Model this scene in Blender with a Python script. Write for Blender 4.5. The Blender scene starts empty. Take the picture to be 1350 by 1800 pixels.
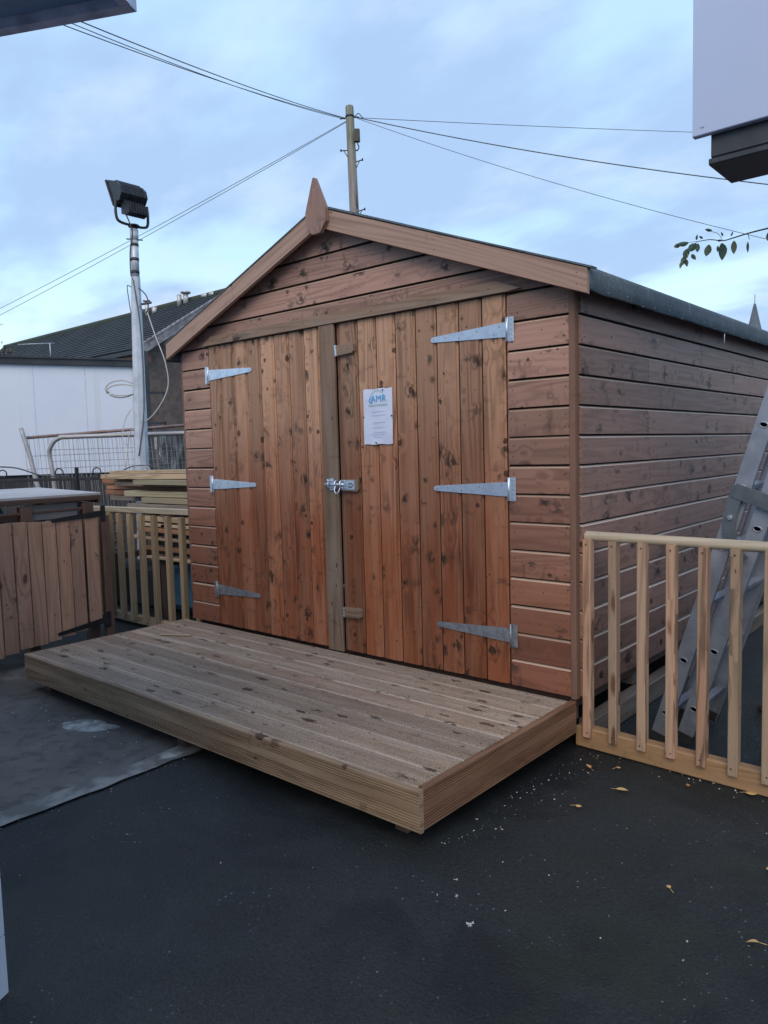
import bpy, bmesh, math, random
from mathutils import Vector, Matrix
import mathutils.noise as mnoise
random.seed(11)
sc = bpy.context.scene
C = sc.collection

# ------------------------------------------------------------------ camera
cam_d = bpy.data.cameras.new('camera')
cam = bpy.data.objects.new('camera', cam_d); C.objects.link(cam)
R_ = Vector((0.75588645, 0.6541512, -0.02686797))
U_ = Vector((-0.03345717, 0.07958021, 0.99626684))
F_ = Vector((-0.6538473, 0.75216568, -0.08203965))
M = Matrix((R_, U_, -F_)).transposed().to_4x4()
M.translation = Vector((4.29044725, -2.96506471, 1.33))
cam.matrix_world = M
cam_d.sensor_fit = 'VERTICAL'; cam_d.sensor_height = 36; cam_d.lens = 1332.15 / 1800 * 36
cam_d.clip_start = 0.05; cam_d.clip_end = 2000
sc.camera = cam

# ------------------------------------------------------------------ world: evening sky under thin cloud
SUN_EL, SUN_AZ = 40.0, 154.0        # azimuth clockwise from +Y
world = bpy.data.worlds.new('World'); sc.world = world; world.use_nodes = True
wt = world.node_tree; wt.nodes.clear()
def wn(t, **k):
    n = wt.nodes.new(t)
    for a, b in k.items(): setattr(n, a, b)
    return n
def wl(a, b): wt.links.new(a, b)
out = wn('ShaderNodeOutputWorld')
sky = wn('ShaderNodeTexSky', sky_type='NISHITA', sun_disc=False)
sky.sun_elevation = math.radians(SUN_EL); sky.sun_rotation = math.radians(SUN_AZ)
bg1 = wn('ShaderNodeBackground'); bg1.inputs[1].default_value = 0.07
wl(sky.outputs[0], bg1.inputs[0])
tc = wn('ShaderNodeTexCoord'); sep = wn('ShaderNodeSeparateXYZ'); wl(tc.outputs['Generated'], sep.inputs[0])
def wmath(op, a, b=0.0):
    n = wn('ShaderNodeMath', operation=op)
    for i, v in enumerate((a, b)):
        if isinstance(v, (int, float)): n.inputs[i].default_value = v
        else: wl(v, n.inputs[i])
    return n.outputs[0]
zc = wmath('MAXIMUM', sep.outputs[2], 0.0)
den = wmath('ADD', zc, 0.22)
cmb = wn('ShaderNodeCombineXYZ'); wl(wmath('DIVIDE', sep.outputs[0], den), cmb.inputs[0]); wl(wmath('DIVIDE', sep.outputs[1], den), cmb.inputs[1])
def wnoise(scale, detail, off, rough=.5, stretch=(1, 1, 1)):
    mp = wn('ShaderNodeMapping'); mp.inputs[1].default_value = off; mp.inputs[3].default_value = stretch
    mp.inputs[2].default_value = (0, 0, math.radians(25)); wl(cmb.outputs[0], mp.inputs[0])
    n = wn('ShaderNodeTexNoise'); n.inputs['Scale'].default_value = scale; n.inputs['Detail'].default_value = detail
    n.inputs['Roughness'].default_value = rough; wl(mp.outputs[0], n.inputs['Vector']); return n.outputs[0]
def wramp(v, pts):
    r = wn('ShaderNodeValToRGB'); wl(v, r.inputs[0])
    e = r.color_ramp.elements
    while len(e) < len(pts): e.new(.5)
    for i, (p, c) in enumerate(pts): e[i].position = p; e[i].color = (*c, 1)
    r.color_ramp.interpolation = 'EASE'
    return r.outputs[0]
base = wramp(sep.outputs[2], [(0.0, (.86, 1.0, 1.02)), (0.12, (.74, 1.02, 1.08)), (0.28, (.55, .84, 1.08)), (0.55, (.50, .76, 1.06)), (1.0, (.40, .58, .95))])
cl = wramp(wnoise(1.05, 5, (3.1, 1.7, 0), .5, (1, 1.5, 1)), [(.42, (0, 0, 0)), (.56, (1, 1, 1))])
cl2 = wramp(wnoise(2.6, 6, (7.3, 2.9, 0), .55, (1, 1.6, 1)), [(.46, (0, 0, 0)), (.74, (1, 1, 1))])
def wmix(f, a, b):
    n = wn('ShaderNodeMix', data_type='RGBA')
    if isinstance(f, (int, float)): n.inputs[0].default_value = f
    else: wl(f, n.inputs[0])
    for i, v in ((6, a), (7, b)):
        if isinstance(v, tuple): n.inputs[i].default_value = (*v, 1)
        else: wl(v, n.inputs[i])
    return n.outputs[2]
c1 = wmix(wmath('MULTIPLY', cl, .9), base, (.40, .57, .86))
hz = wramp(sep.outputs[2], [(0.02, (1, 1, 1)), (0.30, (0, 0, 0))])
c2 = wmix(wmath('MULTIPLY', cl2, .5), c1, (.68, .85, 1.02))
warm = wmath('MULTIPLY', wmath('MULTIPLY', hz, cl2), .55)
c3 = wmix(warm, c2, (.92, .86, .90))
bg2 = wn('ShaderNodeBackground'); bg2.inputs[1].default_value = .84; wl(c3, bg2.inputs[0])
ms = wn('ShaderNodeMixShader'); ms.inputs[0].default_value = .95
wl(bg1.outputs[0], ms.inputs[1]); wl(bg2.outputs[0], ms.inputs[2]); wl(ms.outputs[0], out.inputs[0])

# ------------------------------------------------------------------ sun (veiled)
sun_d = bpy.data.lights.new('sun', 'SUN'); sun_d.energy = 1.5; sun_d.angle = math.radians(45); sun_d.color = (1, .80, .60)
sun = bpy.data.objects.new('sun', sun_d); C.objects.link(sun)
az, el = math.radians(SUN_AZ), math.radians(SUN_EL)
sdir = Vector((math.sin(az) * math.cos(el), math.cos(az) * math.cos(el), math.sin(el)))
sun.rotation_euler = (-sdir).to_track_quat('-Z', 'Y').to_euler()
sc.view_settings.view_transform = 'Standard'; sc.view_settings.look = 'None'
sc.view_settings.exposure = 0.42; sc.view_settings.gamma = 1.0

# ================================================================== node helpers
class NT:
    def __init__(s, name):
        s.m = bpy.data.materials.new(name); s.m.use_nodes = True
        s.t = s.m.node_tree; s.b = s.t.nodes['Principled BSDF']
    def n(s, t, **k):
        x = s.t.nodes.new(t)
        for a, b in k.items(): setattr(x, a, b)
        return x
    def put(s, v, sock):
        if v is None: return
        if isinstance(v, (int, float)): sock.default_value = v
        elif isinstance(v, tuple):
            sock.default_value = v if len(v) == len(sock.default_value) else (*v, 1)
        else: s.t.links.new(v, sock)
    def math(s, op, a, b=None, c=None, clamp=False):
        x = s.n('ShaderNodeMath', operation=op, use_clamp=clamp)
        s.put(a, x.inputs[0]); s.put(b, x.inputs[1]); s.put(c, x.inputs[2]); return x.outputs[0]
    def mix(s, f, a, b, mode='MIX'):
        x = s.n('ShaderNodeMix', data_type='RGBA', blend_type=mode, clamp_factor=True)
        s.put(f, x.inputs[0]); s.put(a, x.inputs[6]); s.put(b, x.inputs[7]); return x.outputs[2]
    def xyz(s, a, b, c=0.0):
        x = s.n('ShaderNodeCombineXYZ'); s.put(a, x.inputs[0]); s.put(b, x.inputs[1]); s.put(c, x.inputs[2]); return x.outputs[0]
    def sep(s, v):
        x = s.n('ShaderNodeSeparateXYZ'); s.put(v, x.inputs[0]); return x.outputs
    def noise(s, v, sc_, det=2.0, rough=.5, dist=0.0, color=False):
        x = s.n('ShaderNodeTexNoise'); s.put(v, x.inputs['Vector']); x.inputs['Scale'].default_value = sc_
        x.inputs['Detail'].default_value = det; x.inputs['Roughness'].default_value = rough; x.inputs['Distortion'].default_value = dist
        return x.outputs[1 if color else 0]
    def voro(s, v, sc_, feat='F1', rnd=1.0):
        x = s.n('ShaderNodeTexVoronoi', feature=feat); s.put(v, x.inputs['Vector']); x.inputs['Scale'].default_value = sc_
        x.inputs['Randomness'].default_value = rnd; return x.outputs
    def ss(s, v, a, b, lo=0.0, hi=1.0):
        x = s.n('ShaderNodeMapRange', interpolation_type='SMOOTHSTEP'); s.put(v, x.inputs[0])
        s.put(a, x.inputs[1]); s.put(b, x.inputs[2]); s.put(lo, x.inputs[3]); s.put(hi, x.inputs[4]); return x.outputs[0]
    def pos(s): return s.n('ShaderNodeNewGeometry').outputs['Position']
    def uv(s): return s.n('ShaderNodeUVMap', uv_map='uv').outputs[0]
    def attr(s): return s.sep(s.n('ShaderNodeAttribute', attribute_name='rnd').outputs['Vector'])
    def bump(s, h, strength, dist=.01):
        x = s.n('ShaderNodeBump'); x.inputs['Strength'].default_value = strength; x.inputs['Distance'].default_value = dist
        s.put(h, x.inputs['Height']); s.t.links.new(x.outputs[0], s.b.inputs['Normal'])
    def done(s, col=None, rough=None, metal=None, spec=None):
        s.put(col, s.b.inputs['Base Color']); s.put(rough, s.b.inputs['Roughness']); s.put(metal, s.b.inputs['Metallic'])
        s.put(spec, s.b.inputs['Specular IOR Level']); return s.m

def wood(name, ca, cb, cc=None, knotc=(.035, .016, .010), dens=.5, ks=(4.2, 8.0), kr=.13, stain=.7, ring=.45, rough=.62,
         bump=.35, wear=None, wearc=(.3, .27, .24), zmix=None, tint=.22, ringf=7.0, stainc=(.05, .033, .03), halo=3.4, pin_d=.55, uplit=None, grit=0.0):
    """uv: u metres along the board, v metres round its section; each board has its own offset"""
    t = NT(name); uv = t.uv(); u, v, _ = t.sep(uv); r = t.attr()
    # knots
    kv = t.xyz(t.math('MULTIPLY', u, ks[0]), t.math('MULTIPLY', v, ks[1]))
    wob = t.noise(kv, 4.5, 3.0, .6, color=True)
    kvw = t.n('ShaderNodeVectorMath', operation='MULTIPLY_ADD'); t.put(wob, kvw.inputs[0]); kvw.inputs[1].default_value = (.26, .26, 0); t.put(kv, kvw.inputs[2])
    vo = t.voro(kvw.outputs[0], 1.0); d = vo[0]; cr = t.sep(vo[1])
    keep = t.math('LESS_THAN', cr[0], dens)
    rad = t.math('MULTIPLY_ADD', t.math('MULTIPLY', cr[1], cr[1]), kr, kr * .42)
    knot = t.math('MULTIPLY', keep, t.ss(d, t.math('MULTIPLY', rad, .75), rad, 1.0, 0.0))
    hal = t.math('MULTIPLY', keep, t.ss(d, t.math('MULTIPLY', rad, .8), t.math('MULTIPLY', rad, halo), 1.0, 0.0))
    # grain: contour lines of a stretched noise, bent round the knots
    gv = t.xyz(t.math('MULTIPLY', u, .55), t.math('MULTIPLY', v, 8.5), t.math('MULTIPLY', r[2], 9.0))
    gn = t.noise(gv, 1.0, 1.5, .4)
    ph = t.math('MULTIPLY', t.math('MULTIPLY_ADD', hal, .09, gn), ringf * 6.283 * 1.6)
    rg = t.math('MULTIPLY_ADD', t.math('SINE', ph), .5, .5)
    rg = t.math('POWER', rg, 1.6)
    rg = t.math('MULTIPLY', rg, t.ss(t.noise(t.xyz(t.math('MULTIPLY', u, 1.1), t.math('MULTIPLY', v, 6)), 1.0, 2), .35, .65, .25, 1.0))
    fib = t.noise(t.xyz(t.math('MULTIPLY', u, 9), t.math('MULTIPLY', v, 420)), 1.0, 2.0)
    fib2 = t.noise(t.xyz(t.math('MULTIPLY', u, 2.2), t.math('MULTIPLY', v, 60)), 1.0, 3.0)
    col = t.mix(t.math('MULTIPLY_ADD', fib2, .9, -.1, clamp=True), ca, cb)
    if cc:
        col = t.mix(t.math('MULTIPLY', t.ss(r[1], .55, 1.0), .8), col, cc)
    if zmix:     # shed: fading by height, plus sky light above and shade below in the colour
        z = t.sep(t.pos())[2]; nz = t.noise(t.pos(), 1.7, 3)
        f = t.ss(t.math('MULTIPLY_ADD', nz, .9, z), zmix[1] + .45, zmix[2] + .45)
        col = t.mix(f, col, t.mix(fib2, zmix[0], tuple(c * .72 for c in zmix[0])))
    col = t.mix(t.math('MULTIPLY', rg, ring), col, t.mix(.62, col, (.03, .014, .008)))
    col = t.mix(t.math('MULTIPLY', t.ss(fib, .45, .75), .28), col, t.mix(.45, col, (.02, .012, .01)))
    if wear is not None:
        wn_ = t.noise(t.xyz(t.math('MULTIPLY', u, 1.6), t.math('MULTIPLY', v, 14)), 1.0, 4.0, .6)
        col = t.mix(t.math('MULTIPLY', t.ss(wn_, .38, .66), wear), col, wearc)
    # smoky blue stain next to knots and in runs
    sm = t.noise(t.xyz(t.math('MULTIPLY', u, 16), t.math('MULTIPLY', v, 30)), 1.0, 3.0, .6)
    big = t.math('MULTIPLY', t.math('GREATER_THAN', cr[2], .38), t.ss(sm, .43, .57))
    col = t.mix(t.math('MULTIPLY', t.math('MULTIPLY', hal, big), stain), col, stainc)
    run = t.ss(t.noise(t.xyz(t.math('MULTIPLY', u, 15), t.math('MULTIPLY', v, 5.5), 4.4), 1.0, 4.0, .62), .60, .76)
    col = t.mix(t.math('MULTIPLY', run, stain * .55), col, stainc)
    pv = t.xyz(t.math('MULTIPLY', u, ks[0] * 2.6), t.math('MULTIPLY', v, ks[1] * 2.0), 3.3)
    vp = t.voro(pv, 1.0); pc = t.sep(vp[1])
    pin = t.math('MULTIPLY', t.math('LESS_THAN', pc[0], dens * pin_d), t.ss(vp[0], .05, .13, 1.0, 0.0))
    col = t.mix(t.math('MULTIPLY', pin, .85), col, knotc)
    kc = t.mix(t.ss(d, 0.0, t.math('MULTIPLY', rad, .5)), tuple(min(1, c * 2.3) for c in knotc), knotc)
    col = t.mix(t.math('MULTIPLY', knot, .9), col, kc)
    if uplit:      # light caught by upward-facing bevels, painted in as a paler colour
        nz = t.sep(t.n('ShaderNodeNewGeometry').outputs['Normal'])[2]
        col = t.mix(t.math('MULTIPLY', t.ss(nz, .15, .5), .9), col, uplit)
    if grit:
        gs = t.noise(t.pos(), 210, 3, .7); col = t.mix(t.math('MULTIPLY', t.ss(gs, .46, .62), grit), col, (.055, .04, .03))
        gs2 = t.noise(t.pos(), 120, 2, .6); col = t.mix(t.math('MULTIPLY', t.ss(gs2, .60, .70), grit), col, (.50, .44, .38))
    # board to board tint
    f = t.math('MULTIPLY_ADD', r[0], tint * 2, 1 - tint)
    col = t.mix(1.0, col, t.xyz(f, f, f), 'MULTIPLY')
    h = t.math('ADD', t.math('MULTIPLY', fib, .35), t.math('ADD', t.math('MULTIPLY', rg, -.25), t.math('MULTIPLY', knot, .6)))
    t.bump(h, bump, .0022)
    rr = t.math('MULTIPLY_ADD', fib2, .25, rough - .12)
    return t.done(col, rr, spec=.35)

def speck(name, col, col2, scale=6, rough=.5, metal=0.0, bump=.1, bscale=60, dist=.002, spec=.5, blotch=.5, streak=None):
    t = NT(name); p = t.pos()
    n = t.noise(p, scale, 4, .6)
    c = t.mix(t.math('MULTIPLY', t.ss(n, .35, .7), blotch * 2, clamp=True), col, col2)
    if streak:
        x, y, z = t.sep(p)
        s = t.noise(t.xyz(t.math('MULTIPLY', x, streak[0]), t.math('MULTIPLY', y, streak[0]), t.math('MULTIPLY', z, streak[1])), 1.0, 4, .6)
        c = t.mix(t.math('MULTIPLY', t.ss(s, .52, .75), streak[2]), c, streak[3])
    t.bump(t.noise(p, bscale, 3), bump, dist)
    return t.done(c, t.math('MULTIPLY_ADD', n, .25, rough - .12), metal, spec)

# ================================================================== materials
SD_TOP = (.40, .235, .185)
m_siding = wood('shed_siding_wood', (.28, .115, .066), (.17, .070, .044), (.22, .09, .058), zmix=((.42, .25, .195), .4, 1.8), halo=3.8, stainc=(.045, .030, .026), dens=.88, ks=(11, 12), kr=.16, knotc=(.05, .025, .016), stain=1.0, tint=.22, ring=.6, rough=.52, uplit=(.52, .38, .30))
m_side = wood('shed_side_wood', (.30, .175, .140), (.18, .105, .085), (.25, .145, .118), halo=4.0, dens=.9, ks=(9.5, 10.5), kr=.165, stain=1.0, tint=.2, ring=.55, rough=.5, uplit=(.62, .53, .48))
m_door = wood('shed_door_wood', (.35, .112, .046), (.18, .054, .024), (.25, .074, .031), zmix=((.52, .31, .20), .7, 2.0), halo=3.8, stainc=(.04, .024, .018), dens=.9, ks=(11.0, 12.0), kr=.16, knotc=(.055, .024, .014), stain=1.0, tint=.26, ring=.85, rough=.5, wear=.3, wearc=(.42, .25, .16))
m_joint = speck('shaded_board_joint', (.030, .016, .011), (.05, .026, .018), 20, .85)  # shade in the board joints and under the lips, put into the colour
m_barge = wood('barge_board_wood', (.42, .28, .22), (.32, .21, .165), dens=.45, ks=(2.4, 9), kr=.10, stain=.3, tint=.06, ring=.55, pin_d=.3)
m_finial = wood('finial_wood', (.32, .20, .16), (.22, .135, .11), dens=.8, ks=(9, 12), kr=.2, stain=.9, tint=.05, ring=.5)
m_trim = wood('corner_trim_wood', (.24, .135, .095), (.16, .088, .063), dens=.4, ks=(3, 14), kr=.12, stain=.7, tint=.1)
m_grey = wood('weathered_strip_wood', (.26, .175, .12), (.165, .11, .075), dens=.5, ks=(3, 9), kr=.15, stain=.7, tint=.08, wear=.6, wearc=(.28, .22, .18), ring=.8)
m_deck = wood('deck_wood', (.37, .29, .225), (.23, .17, .13), (.29, .20, .145), dens=.9, ks=(6.5, 11.0), kr=.19, stain=1.0, tint=.3, wear=.5, wearc=(.46, .38, .31), rough=.5, ring=.4, halo=2.0, stainc=(.07, .045, .032), knotc=(.06, .038, .026), pin_d=.8, uplit=None, grit=.45)
m_fascia = wood('deck_fascia_wood', (.31, .215, .14), (.19, .125, .08), (.24, .16, .10), dens=.95, ks=(3.1, 3.4), kr=.17, stain=1.0, tint=.1, wear=.5, wearc=(.40, .30, .20), ring=.9, stainc=(.065, .036, .022), knotc=(.05, .024, .015), halo=2.6)
m_fascia_end = wood('deck_end_fascia_wood', (.21, .105, .060), (.12, .060, .036), dens=.5, ks=(2.2, 6.0), kr=.13, stain=.5, tint=.1, wear=.6, wearc=(.29, .17, .105), ring=.8)
m_deck_groove = wood('deck_groove_dark', (.11, .08, .062), (.055, .038, .03), dens=.8, ks=(3.6, 7.5), kr=.15, stain=.8, tint=.2, wear=.3, wearc=(.2, .16, .13), ring=.3)  # darker wood tone for the floors of the deck grooves
m_deck_edge = wood('deck_worn_lit_edge', (.41, .33, .265), (.27, .205, .16), dens=.9, ks=(6.5, 11.0), kr=.19, stain=1.0, tint=.3, wear=.6, wearc=(.48, .41, .34), ring=.3, grit=.4)  # worn chamfers, painted paler still for the light they catch
m_fascia_groove = wood('fascia_groove_dark', (.21, .145, .09), (.12, .08, .048), dens=.95, ks=(3.1, 3.4), kr=.17, stain=1.0, tint=.1)  # darker tone for the front fascia grooves
m_end_groove = wood('end_groove_dark', (.11, .055, .03), (.065, .032, .018), dens=.5, tint=.1)  # darker tone for the end fascia grooves
m_rail = wood('balustrade_wood', (.44, .31, .215), (.31, .21, .14), (.47, .27, .18), dens=.9, ks=(3.6, 12), kr=.26, stain=.2, tint=.25, ring=1.0, wear=.4, wearc=(.36, .29, .21), knotc=(.14, .06, .035), ringf=5, stainc=(.14, .11, .09))
m_rail_l = wood('grey_balustrade_wood', (.40, .31, .205), (.29, .22, .145), (.37, .29, .18), dens=.5, ks=(3.2, 12), kr=.16, stain=.3, tint=.2, ring=.6, knotc=(.12, .07, .045), ringf=5, stainc=(.12, .10, .08))
m_hand = wood('handrail_wood', (.47, .41, .31), (.37, .31, .23), dens=.3, ks=(2, 9), kr=.12, stain=.35, tint=.05, ring=.45, knotc=(.25, .18, .1), stainc=(.2, .18, .13))
m_kick = wood('base_rail_wood', (.38, .235, .125), (.23, .14, .072), dens=.6, ks=(4.5, 8), kr=.16, stain=.9, tint=.05, ring=.5, stainc=(.11, .09, .045), knotc=(.10, .035, .02))
m_gate = wood('gate_wood', (.44, .27, .195), (.30, .18, .13), (.46, .27, .185), dens=.9, ks=(4.5, 9), kr=.17, stain=.7, tint=.22, ring=.5, knotc=(.08, .04, .028))
m_gate_d = wood('gate_frame_wood', (.12, .075, .06), (.08, .05, .04), dens=.4, stain=.5)
m_lumber = wood('fresh_lumber', (.56, .43, .29), (.45, .34, .22), (.52, .43, .31), dens=.5, ks=(2, 9), kr=.15, stain=.2, tint=.22, ring=.7, knotc=(.22, .12, .06))
m_lumber_o = wood('orange_lumber', (.42, .21, .125), (.30, .145, .085), dens=.4, ks=(2, 9), kr=.15, stain=.3, tint=.25, knotc=(.16, .07, .03))
m_lumber_g = wood('green_treated_lumber', (.36, .32, .225), (.26, .235, .155), dens=.5, ks=(2, 9), kr=.15, stain=.3, tint=.2, knotc=(.15, .10, .05))
m_pallet = wood('pallet_wood', (.22, .18, .15), (.14, .115, .095), dens=.5, stain=.5, tint=.25, wear=.6, wearc=(.29, .26, .235), ring=.7)
m_tabletop = wood('grey_board_top', (.42, .41, .42), (.34, .33, .34), dens=.2, stain=.2, tint=.06, wear=.7, wearc=(.52, .52, .54), ring=.4, knotc=(.2, .18, .17))
m_pole = wood('utility_pole_wood', (.28, .25, .23), (.19, .165, .155), dens=.5, ks=(1.2, 7), kr=.2, stain=.9, tint=.1, wear=.5, wearc=(.36, .34, .33), zmix=((.20, .23, .15), 7.9, 9.0))

m_galv = speck('galvanised_steel', (.70, .80, .92), (.58, .67, .79), 22, .38, .75, .06, 90, .001, blotch=.6)
m_galv_dull = speck('weathered_galvanised', (.40, .42, .45), (.26, .28, .31), 30, .48, .7, .08, 90, .001, blotch=.6)
m_pole_galv = speck('galvanised_pole', (.52, .56, .62), (.38, .43, .50), 7, .5, .35, .05, 60, .001, streak=(40, 2, .4, (.25, .28, .33)))
m_alu = speck('ladder_aluminium', (.36, .40, .47), (.24, .27, .33), 8, .38, .45, .05, 120, .0006, streak=(25, 6, .25, (.35, .37, .40)))
m_alu_d = speck('ladder_bracket_steel', (.17, .20, .22), (.10, .12, .14), 9, .45, .6)
m_screw = speck('screw_steel', (.65, .67, .7), (.5, .52, .55), 20, .3, .9)
m_nail = speck('nail_holes', (.018, .012, .010), (.03, .02, .015), 40, .8)
m_black = speck('black_painted_iron', (.016, .019, .024), (.03, .033, .038), 14, .5, .2)
m_dark = speck('shade_filler', (.012, .013, .016), (.02, .021, .024), 6, .8)
m_fixture = speck('floodlight_housing', (.020, .022, .028), (.04, .042, .05), 20, .42, .3)
m_glass = NT('floodlight_glass').done((.10, .12, .15), .12, .2, .8)
m_felt = None
def mk_felt():
    t = NT('roof_felt'); p = t.pos(); x, y, z = t.sep(p)
    sp = t.voro(p, 420)[1]; s = t.sep(sp)
    c = t.mix(t.ss(s[0], .2, .95), (.060, .082, .098), (.15, .185, .21))
    n = t.noise(t.xyz(t.math('MULTIPLY', y, 22), t.math('MULTIPLY', z, 5)), 1.0, 5, .65)
    c = t.mix(t.math('MULTIPLY', t.ss(n, .5, .78), .6), c, (.30, .34, .37))
    n2 = t.noise(p, 2.2, 3)
    c = t.mix(t.math('MULTIPLY', t.ss(n2, .45, .7), .45), c, (.04, .056, .068))
    w = t.ss(t.noise(p, 170, 2), .69, .74)
    c = t.mix(t.math('MULTIPLY', w, .7), c, (.55, .6, .62))
    t.bump(t.math('ADD', s[1], t.math('MULTIPLY', t.noise(p, 9, 3), 5)), .35, .003)
    return t.done(c, .7, spec=.3)
m_felt = mk_felt()
m_white = speck('white_cabin_panel', (.70, .76, .88), (.65, .71, .84), 1.2, .5, 0, .02, 8, .002, streak=(9, .35, .30, (.52, .52, .50)))
m_white2 = speck('smooth_white_fascia', (.46, .54, .74), (.42, .50, .70), 1.0, .35, 0, .015, 5, .002)
m_wall_l = speck('painted_wall_board', (.50, .56, .66), (.45, .51, .62), 3.0, .5, 0, .08, 40, .002)
m_trimdk = speck('dark_roof_trim', (.022, .026, .034), (.04, .045, .055), 3, .45, streak=(6, 3, .3, (.09, .10, .12)))
m_soffit = speck('blue_grey_soffit', (.28, .40, .58), (.20, .30, .46), 2.5, .55, blotch=.6)
m_lipgrey = speck('weathered_white_trim', (.55, .61, .80), (.35, .40, .56), 14, .55, blotch=.6)
m_harl = speck('harled_render', (.145, .115, .10), (.10, .08, .075), 5, .9, 0, .6, 45, .02, blotch=.6)
m_barge_h = speck('house_verge_board', (.30, .29, .31), (.16, .15, .17), 3.5, .6, blotch=.7)
m_gutter = speck('red_brown_gutter', (.22, .075, .045), (.12, .045, .03), 2, .6)
m_flue = speck('flue_metal', (.55, .55, .56), (.35, .35, .37), 9, .4, .4)
m_plinth = speck('dark_plinth_brick', (.030, .030, .036), (.05, .047, .05), 3, .8, 0, .3, 30, .01)
m_rust = speck('rusty_galvanised_tube', (.40, .42, .45), (.22, .11, .07), 4.0, .55, .4, blotch=.2)
m_rust2 = speck('rusty_tube', (.20, .11, .085), (.30, .26, .27), 4.0, .6, .3, blotch=.5)
m_wire = speck('fence_wire', (.28, .30, .33), (.20, .20, .22), 8, .5, .5)
m_cable = speck('black_cable', (.08, .09, .11), (.06, .07, .085), 3, .6)
m_cable_w = speck('pale_cable', (.50, .50, .48), (.38, .37, .35), 12, .5)
m_tyre = speck('black_rubber', (.018, .019, .022), (.032, .034, .038), 12, .7, 0, .2, 60)
m_stone = speck('spire_slate', (.10, .13, .17), (.14, .17, .21), .2, .8)
m_leafd = None
def mk_leaf(name, a, b, c):
    t = NT(name); r = t.attr()
    col = t.mix(r[0], a, b); col = t.mix(t.ss(r[1], .7, 1.0), col, c)
    t.b.inputs['Subsurface Weight'].default_value = .0
    return t.done(col, .5, spec=.3)
m_leaf = mk_leaf('shrub_leaves', (.05, .10, .06), (.09, .14, .09), (.20, .20, .10))
m_tree = mk_leaf('tree_leaves', (.10, .075, .045), (.07, .08, .04), (.17, .10, .05))
m_hedge = mk_leaf('hedge_leaves', (.035, .07, .035), (.05, .09, .045), (.08, .10, .05))
m_bark = speck('twig_bark', (.05, .04, .035), (.08, .065, .055), 30, .8)
m_dry = mk_leaf('fallen_leaf', (.50, .34, .14), (.55, .28, .12), (.42, .12, .06))
m_chip = speck('pale_chips', (.62, .60, .56), (.42, .36, .28), 60, .8)
m_birdlime = speck('white_splatter', (.60, .62, .64), (.4, .42, .44), 90, .8)
m_paper = speck('laminated_paper', (.66, .74, .92), (.60, .66, .86), 14, .28, 0, .05, 20, .003)
m_ink = speck('blue_ink', (.04, .36, .72), (.05, .42, .76), 60, .4)
m_ink2 = speck('faint_green_ink', (.42, .60, .60), (.48, .64, .68), 60, .4)
m_ink3 = speck('faint_grey_ink', (.57, .64, .82), (.54, .61, .79), 60, .4)
m_blue = speck('blue_plastic', (.10, .26, .42), (.06, .19, .33), 6, .4, blotch=.6)
def mk_plastic():
    t = NT('clear_wrinkled_sheeting'); p = t.pos(); x, y, z = t.sep(p)
    s = t.noise(t.xyz(t.math('MULTIPLY', t.math('SUBTRACT', y, x), 26), 0.0, t.math('MULTIPLY', z, 4.5)), 1.0, 4, .7)
    c = t.mix(t.ss(s, .54, .68), (.07, .08, .085), (.55, .64, .66))
    t.bump(s, .6, .02); return t.done(c, .25, spec=.7)
m_sheet = mk_plastic()

def mk_asphalt():
    t = NT('dark_asphalt'); p = t.pos()
    big = t.noise(p, .9, 4, .55); mid = t.noise(p, 5.5, 4, .6); fine = t.noise(p, 150, 3, .7)
    c = t.mix(t.ss(mid, .3, .7), (.0090, .0130, .0148), (.0155, .0208, .0228))
    c = t.mix(t.math('MULTIPLY', t.ss(big, .42, .68), .6), c, (.026, .028, .028))
    c = t.mix(t.math('MULTIPLY', t.ss(fine, .50, .68), .65), c, (.050, .058, .064))
    c = t.mix(t.math('MULTIPLY', t.ss(t.noise(p, 70, 3, .7), .50, .66), .6), c, (.005, .007, .008))
    v = t.voro(p, 80); s = t.sep(v[1])
    sp = t.math('MULTIPLY', t.math('GREATER_THAN', s[0], .92), t.ss(v[0], .14, .30, 1.0, 0.0))
    sp = t.math('MULTIPLY', sp, t.ss(t.noise(p, 3.0, 3), .40, .66))
    c = t.mix(t.math('MULTIPLY', sp, .85), c, (.22, .25, .28))
    v2 = t.voro(p, 26); s2 = t.sep(v2[1])
    pit = t.math('MULTIPLY', t.math('GREATER_THAN', s2[0], .90), t.ss(t.math('ADD', v2[0], t.math('MULTIPLY', fine, .2)), .14, .34, 1.0, 0.0))
    c = t.mix(t.math('MULTIPLY', pit, .8), c, (.006, .007, .008))
    # damp, darker tide-marked areas and old scuffs
    dm = t.noise(p, 1.15, 5, .68, .6)
    c = t.mix(t.math('MULTIPLY', t.ss(dm, .50, .60), .55), c, (.007, .009, .011))
    sc_ = t.ss(t.noise(p, 3.7, 5, .7, .8), .64, .74)
    c = t.mix(t.math('MULTIPLY', sc_, .35), c, (.050, .055, .058))
    # faint green algae near the fence
    x, y, z = t.sep(p)
    al = t.math('MULTIPLY', t.ss(t.noise(p, 2.2, 4, .65), .44, .66), t.ss(x, 2.9, 3.6))
    c = t.mix(t.math('MULTIPLY', al, .5), c, (.022, .030, .016))
    t.bump(t.math('ADD', fine, t.math('MULTIPLY', t.noise(p, 90, 3), 1.3)), .75, .004)
    return t.done(c, t.math('MULTIPLY_ADD', t.ss(dm, .45, .62), -.18, .68), spec=.35)
m_asphalt = mk_asphalt()
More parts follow.
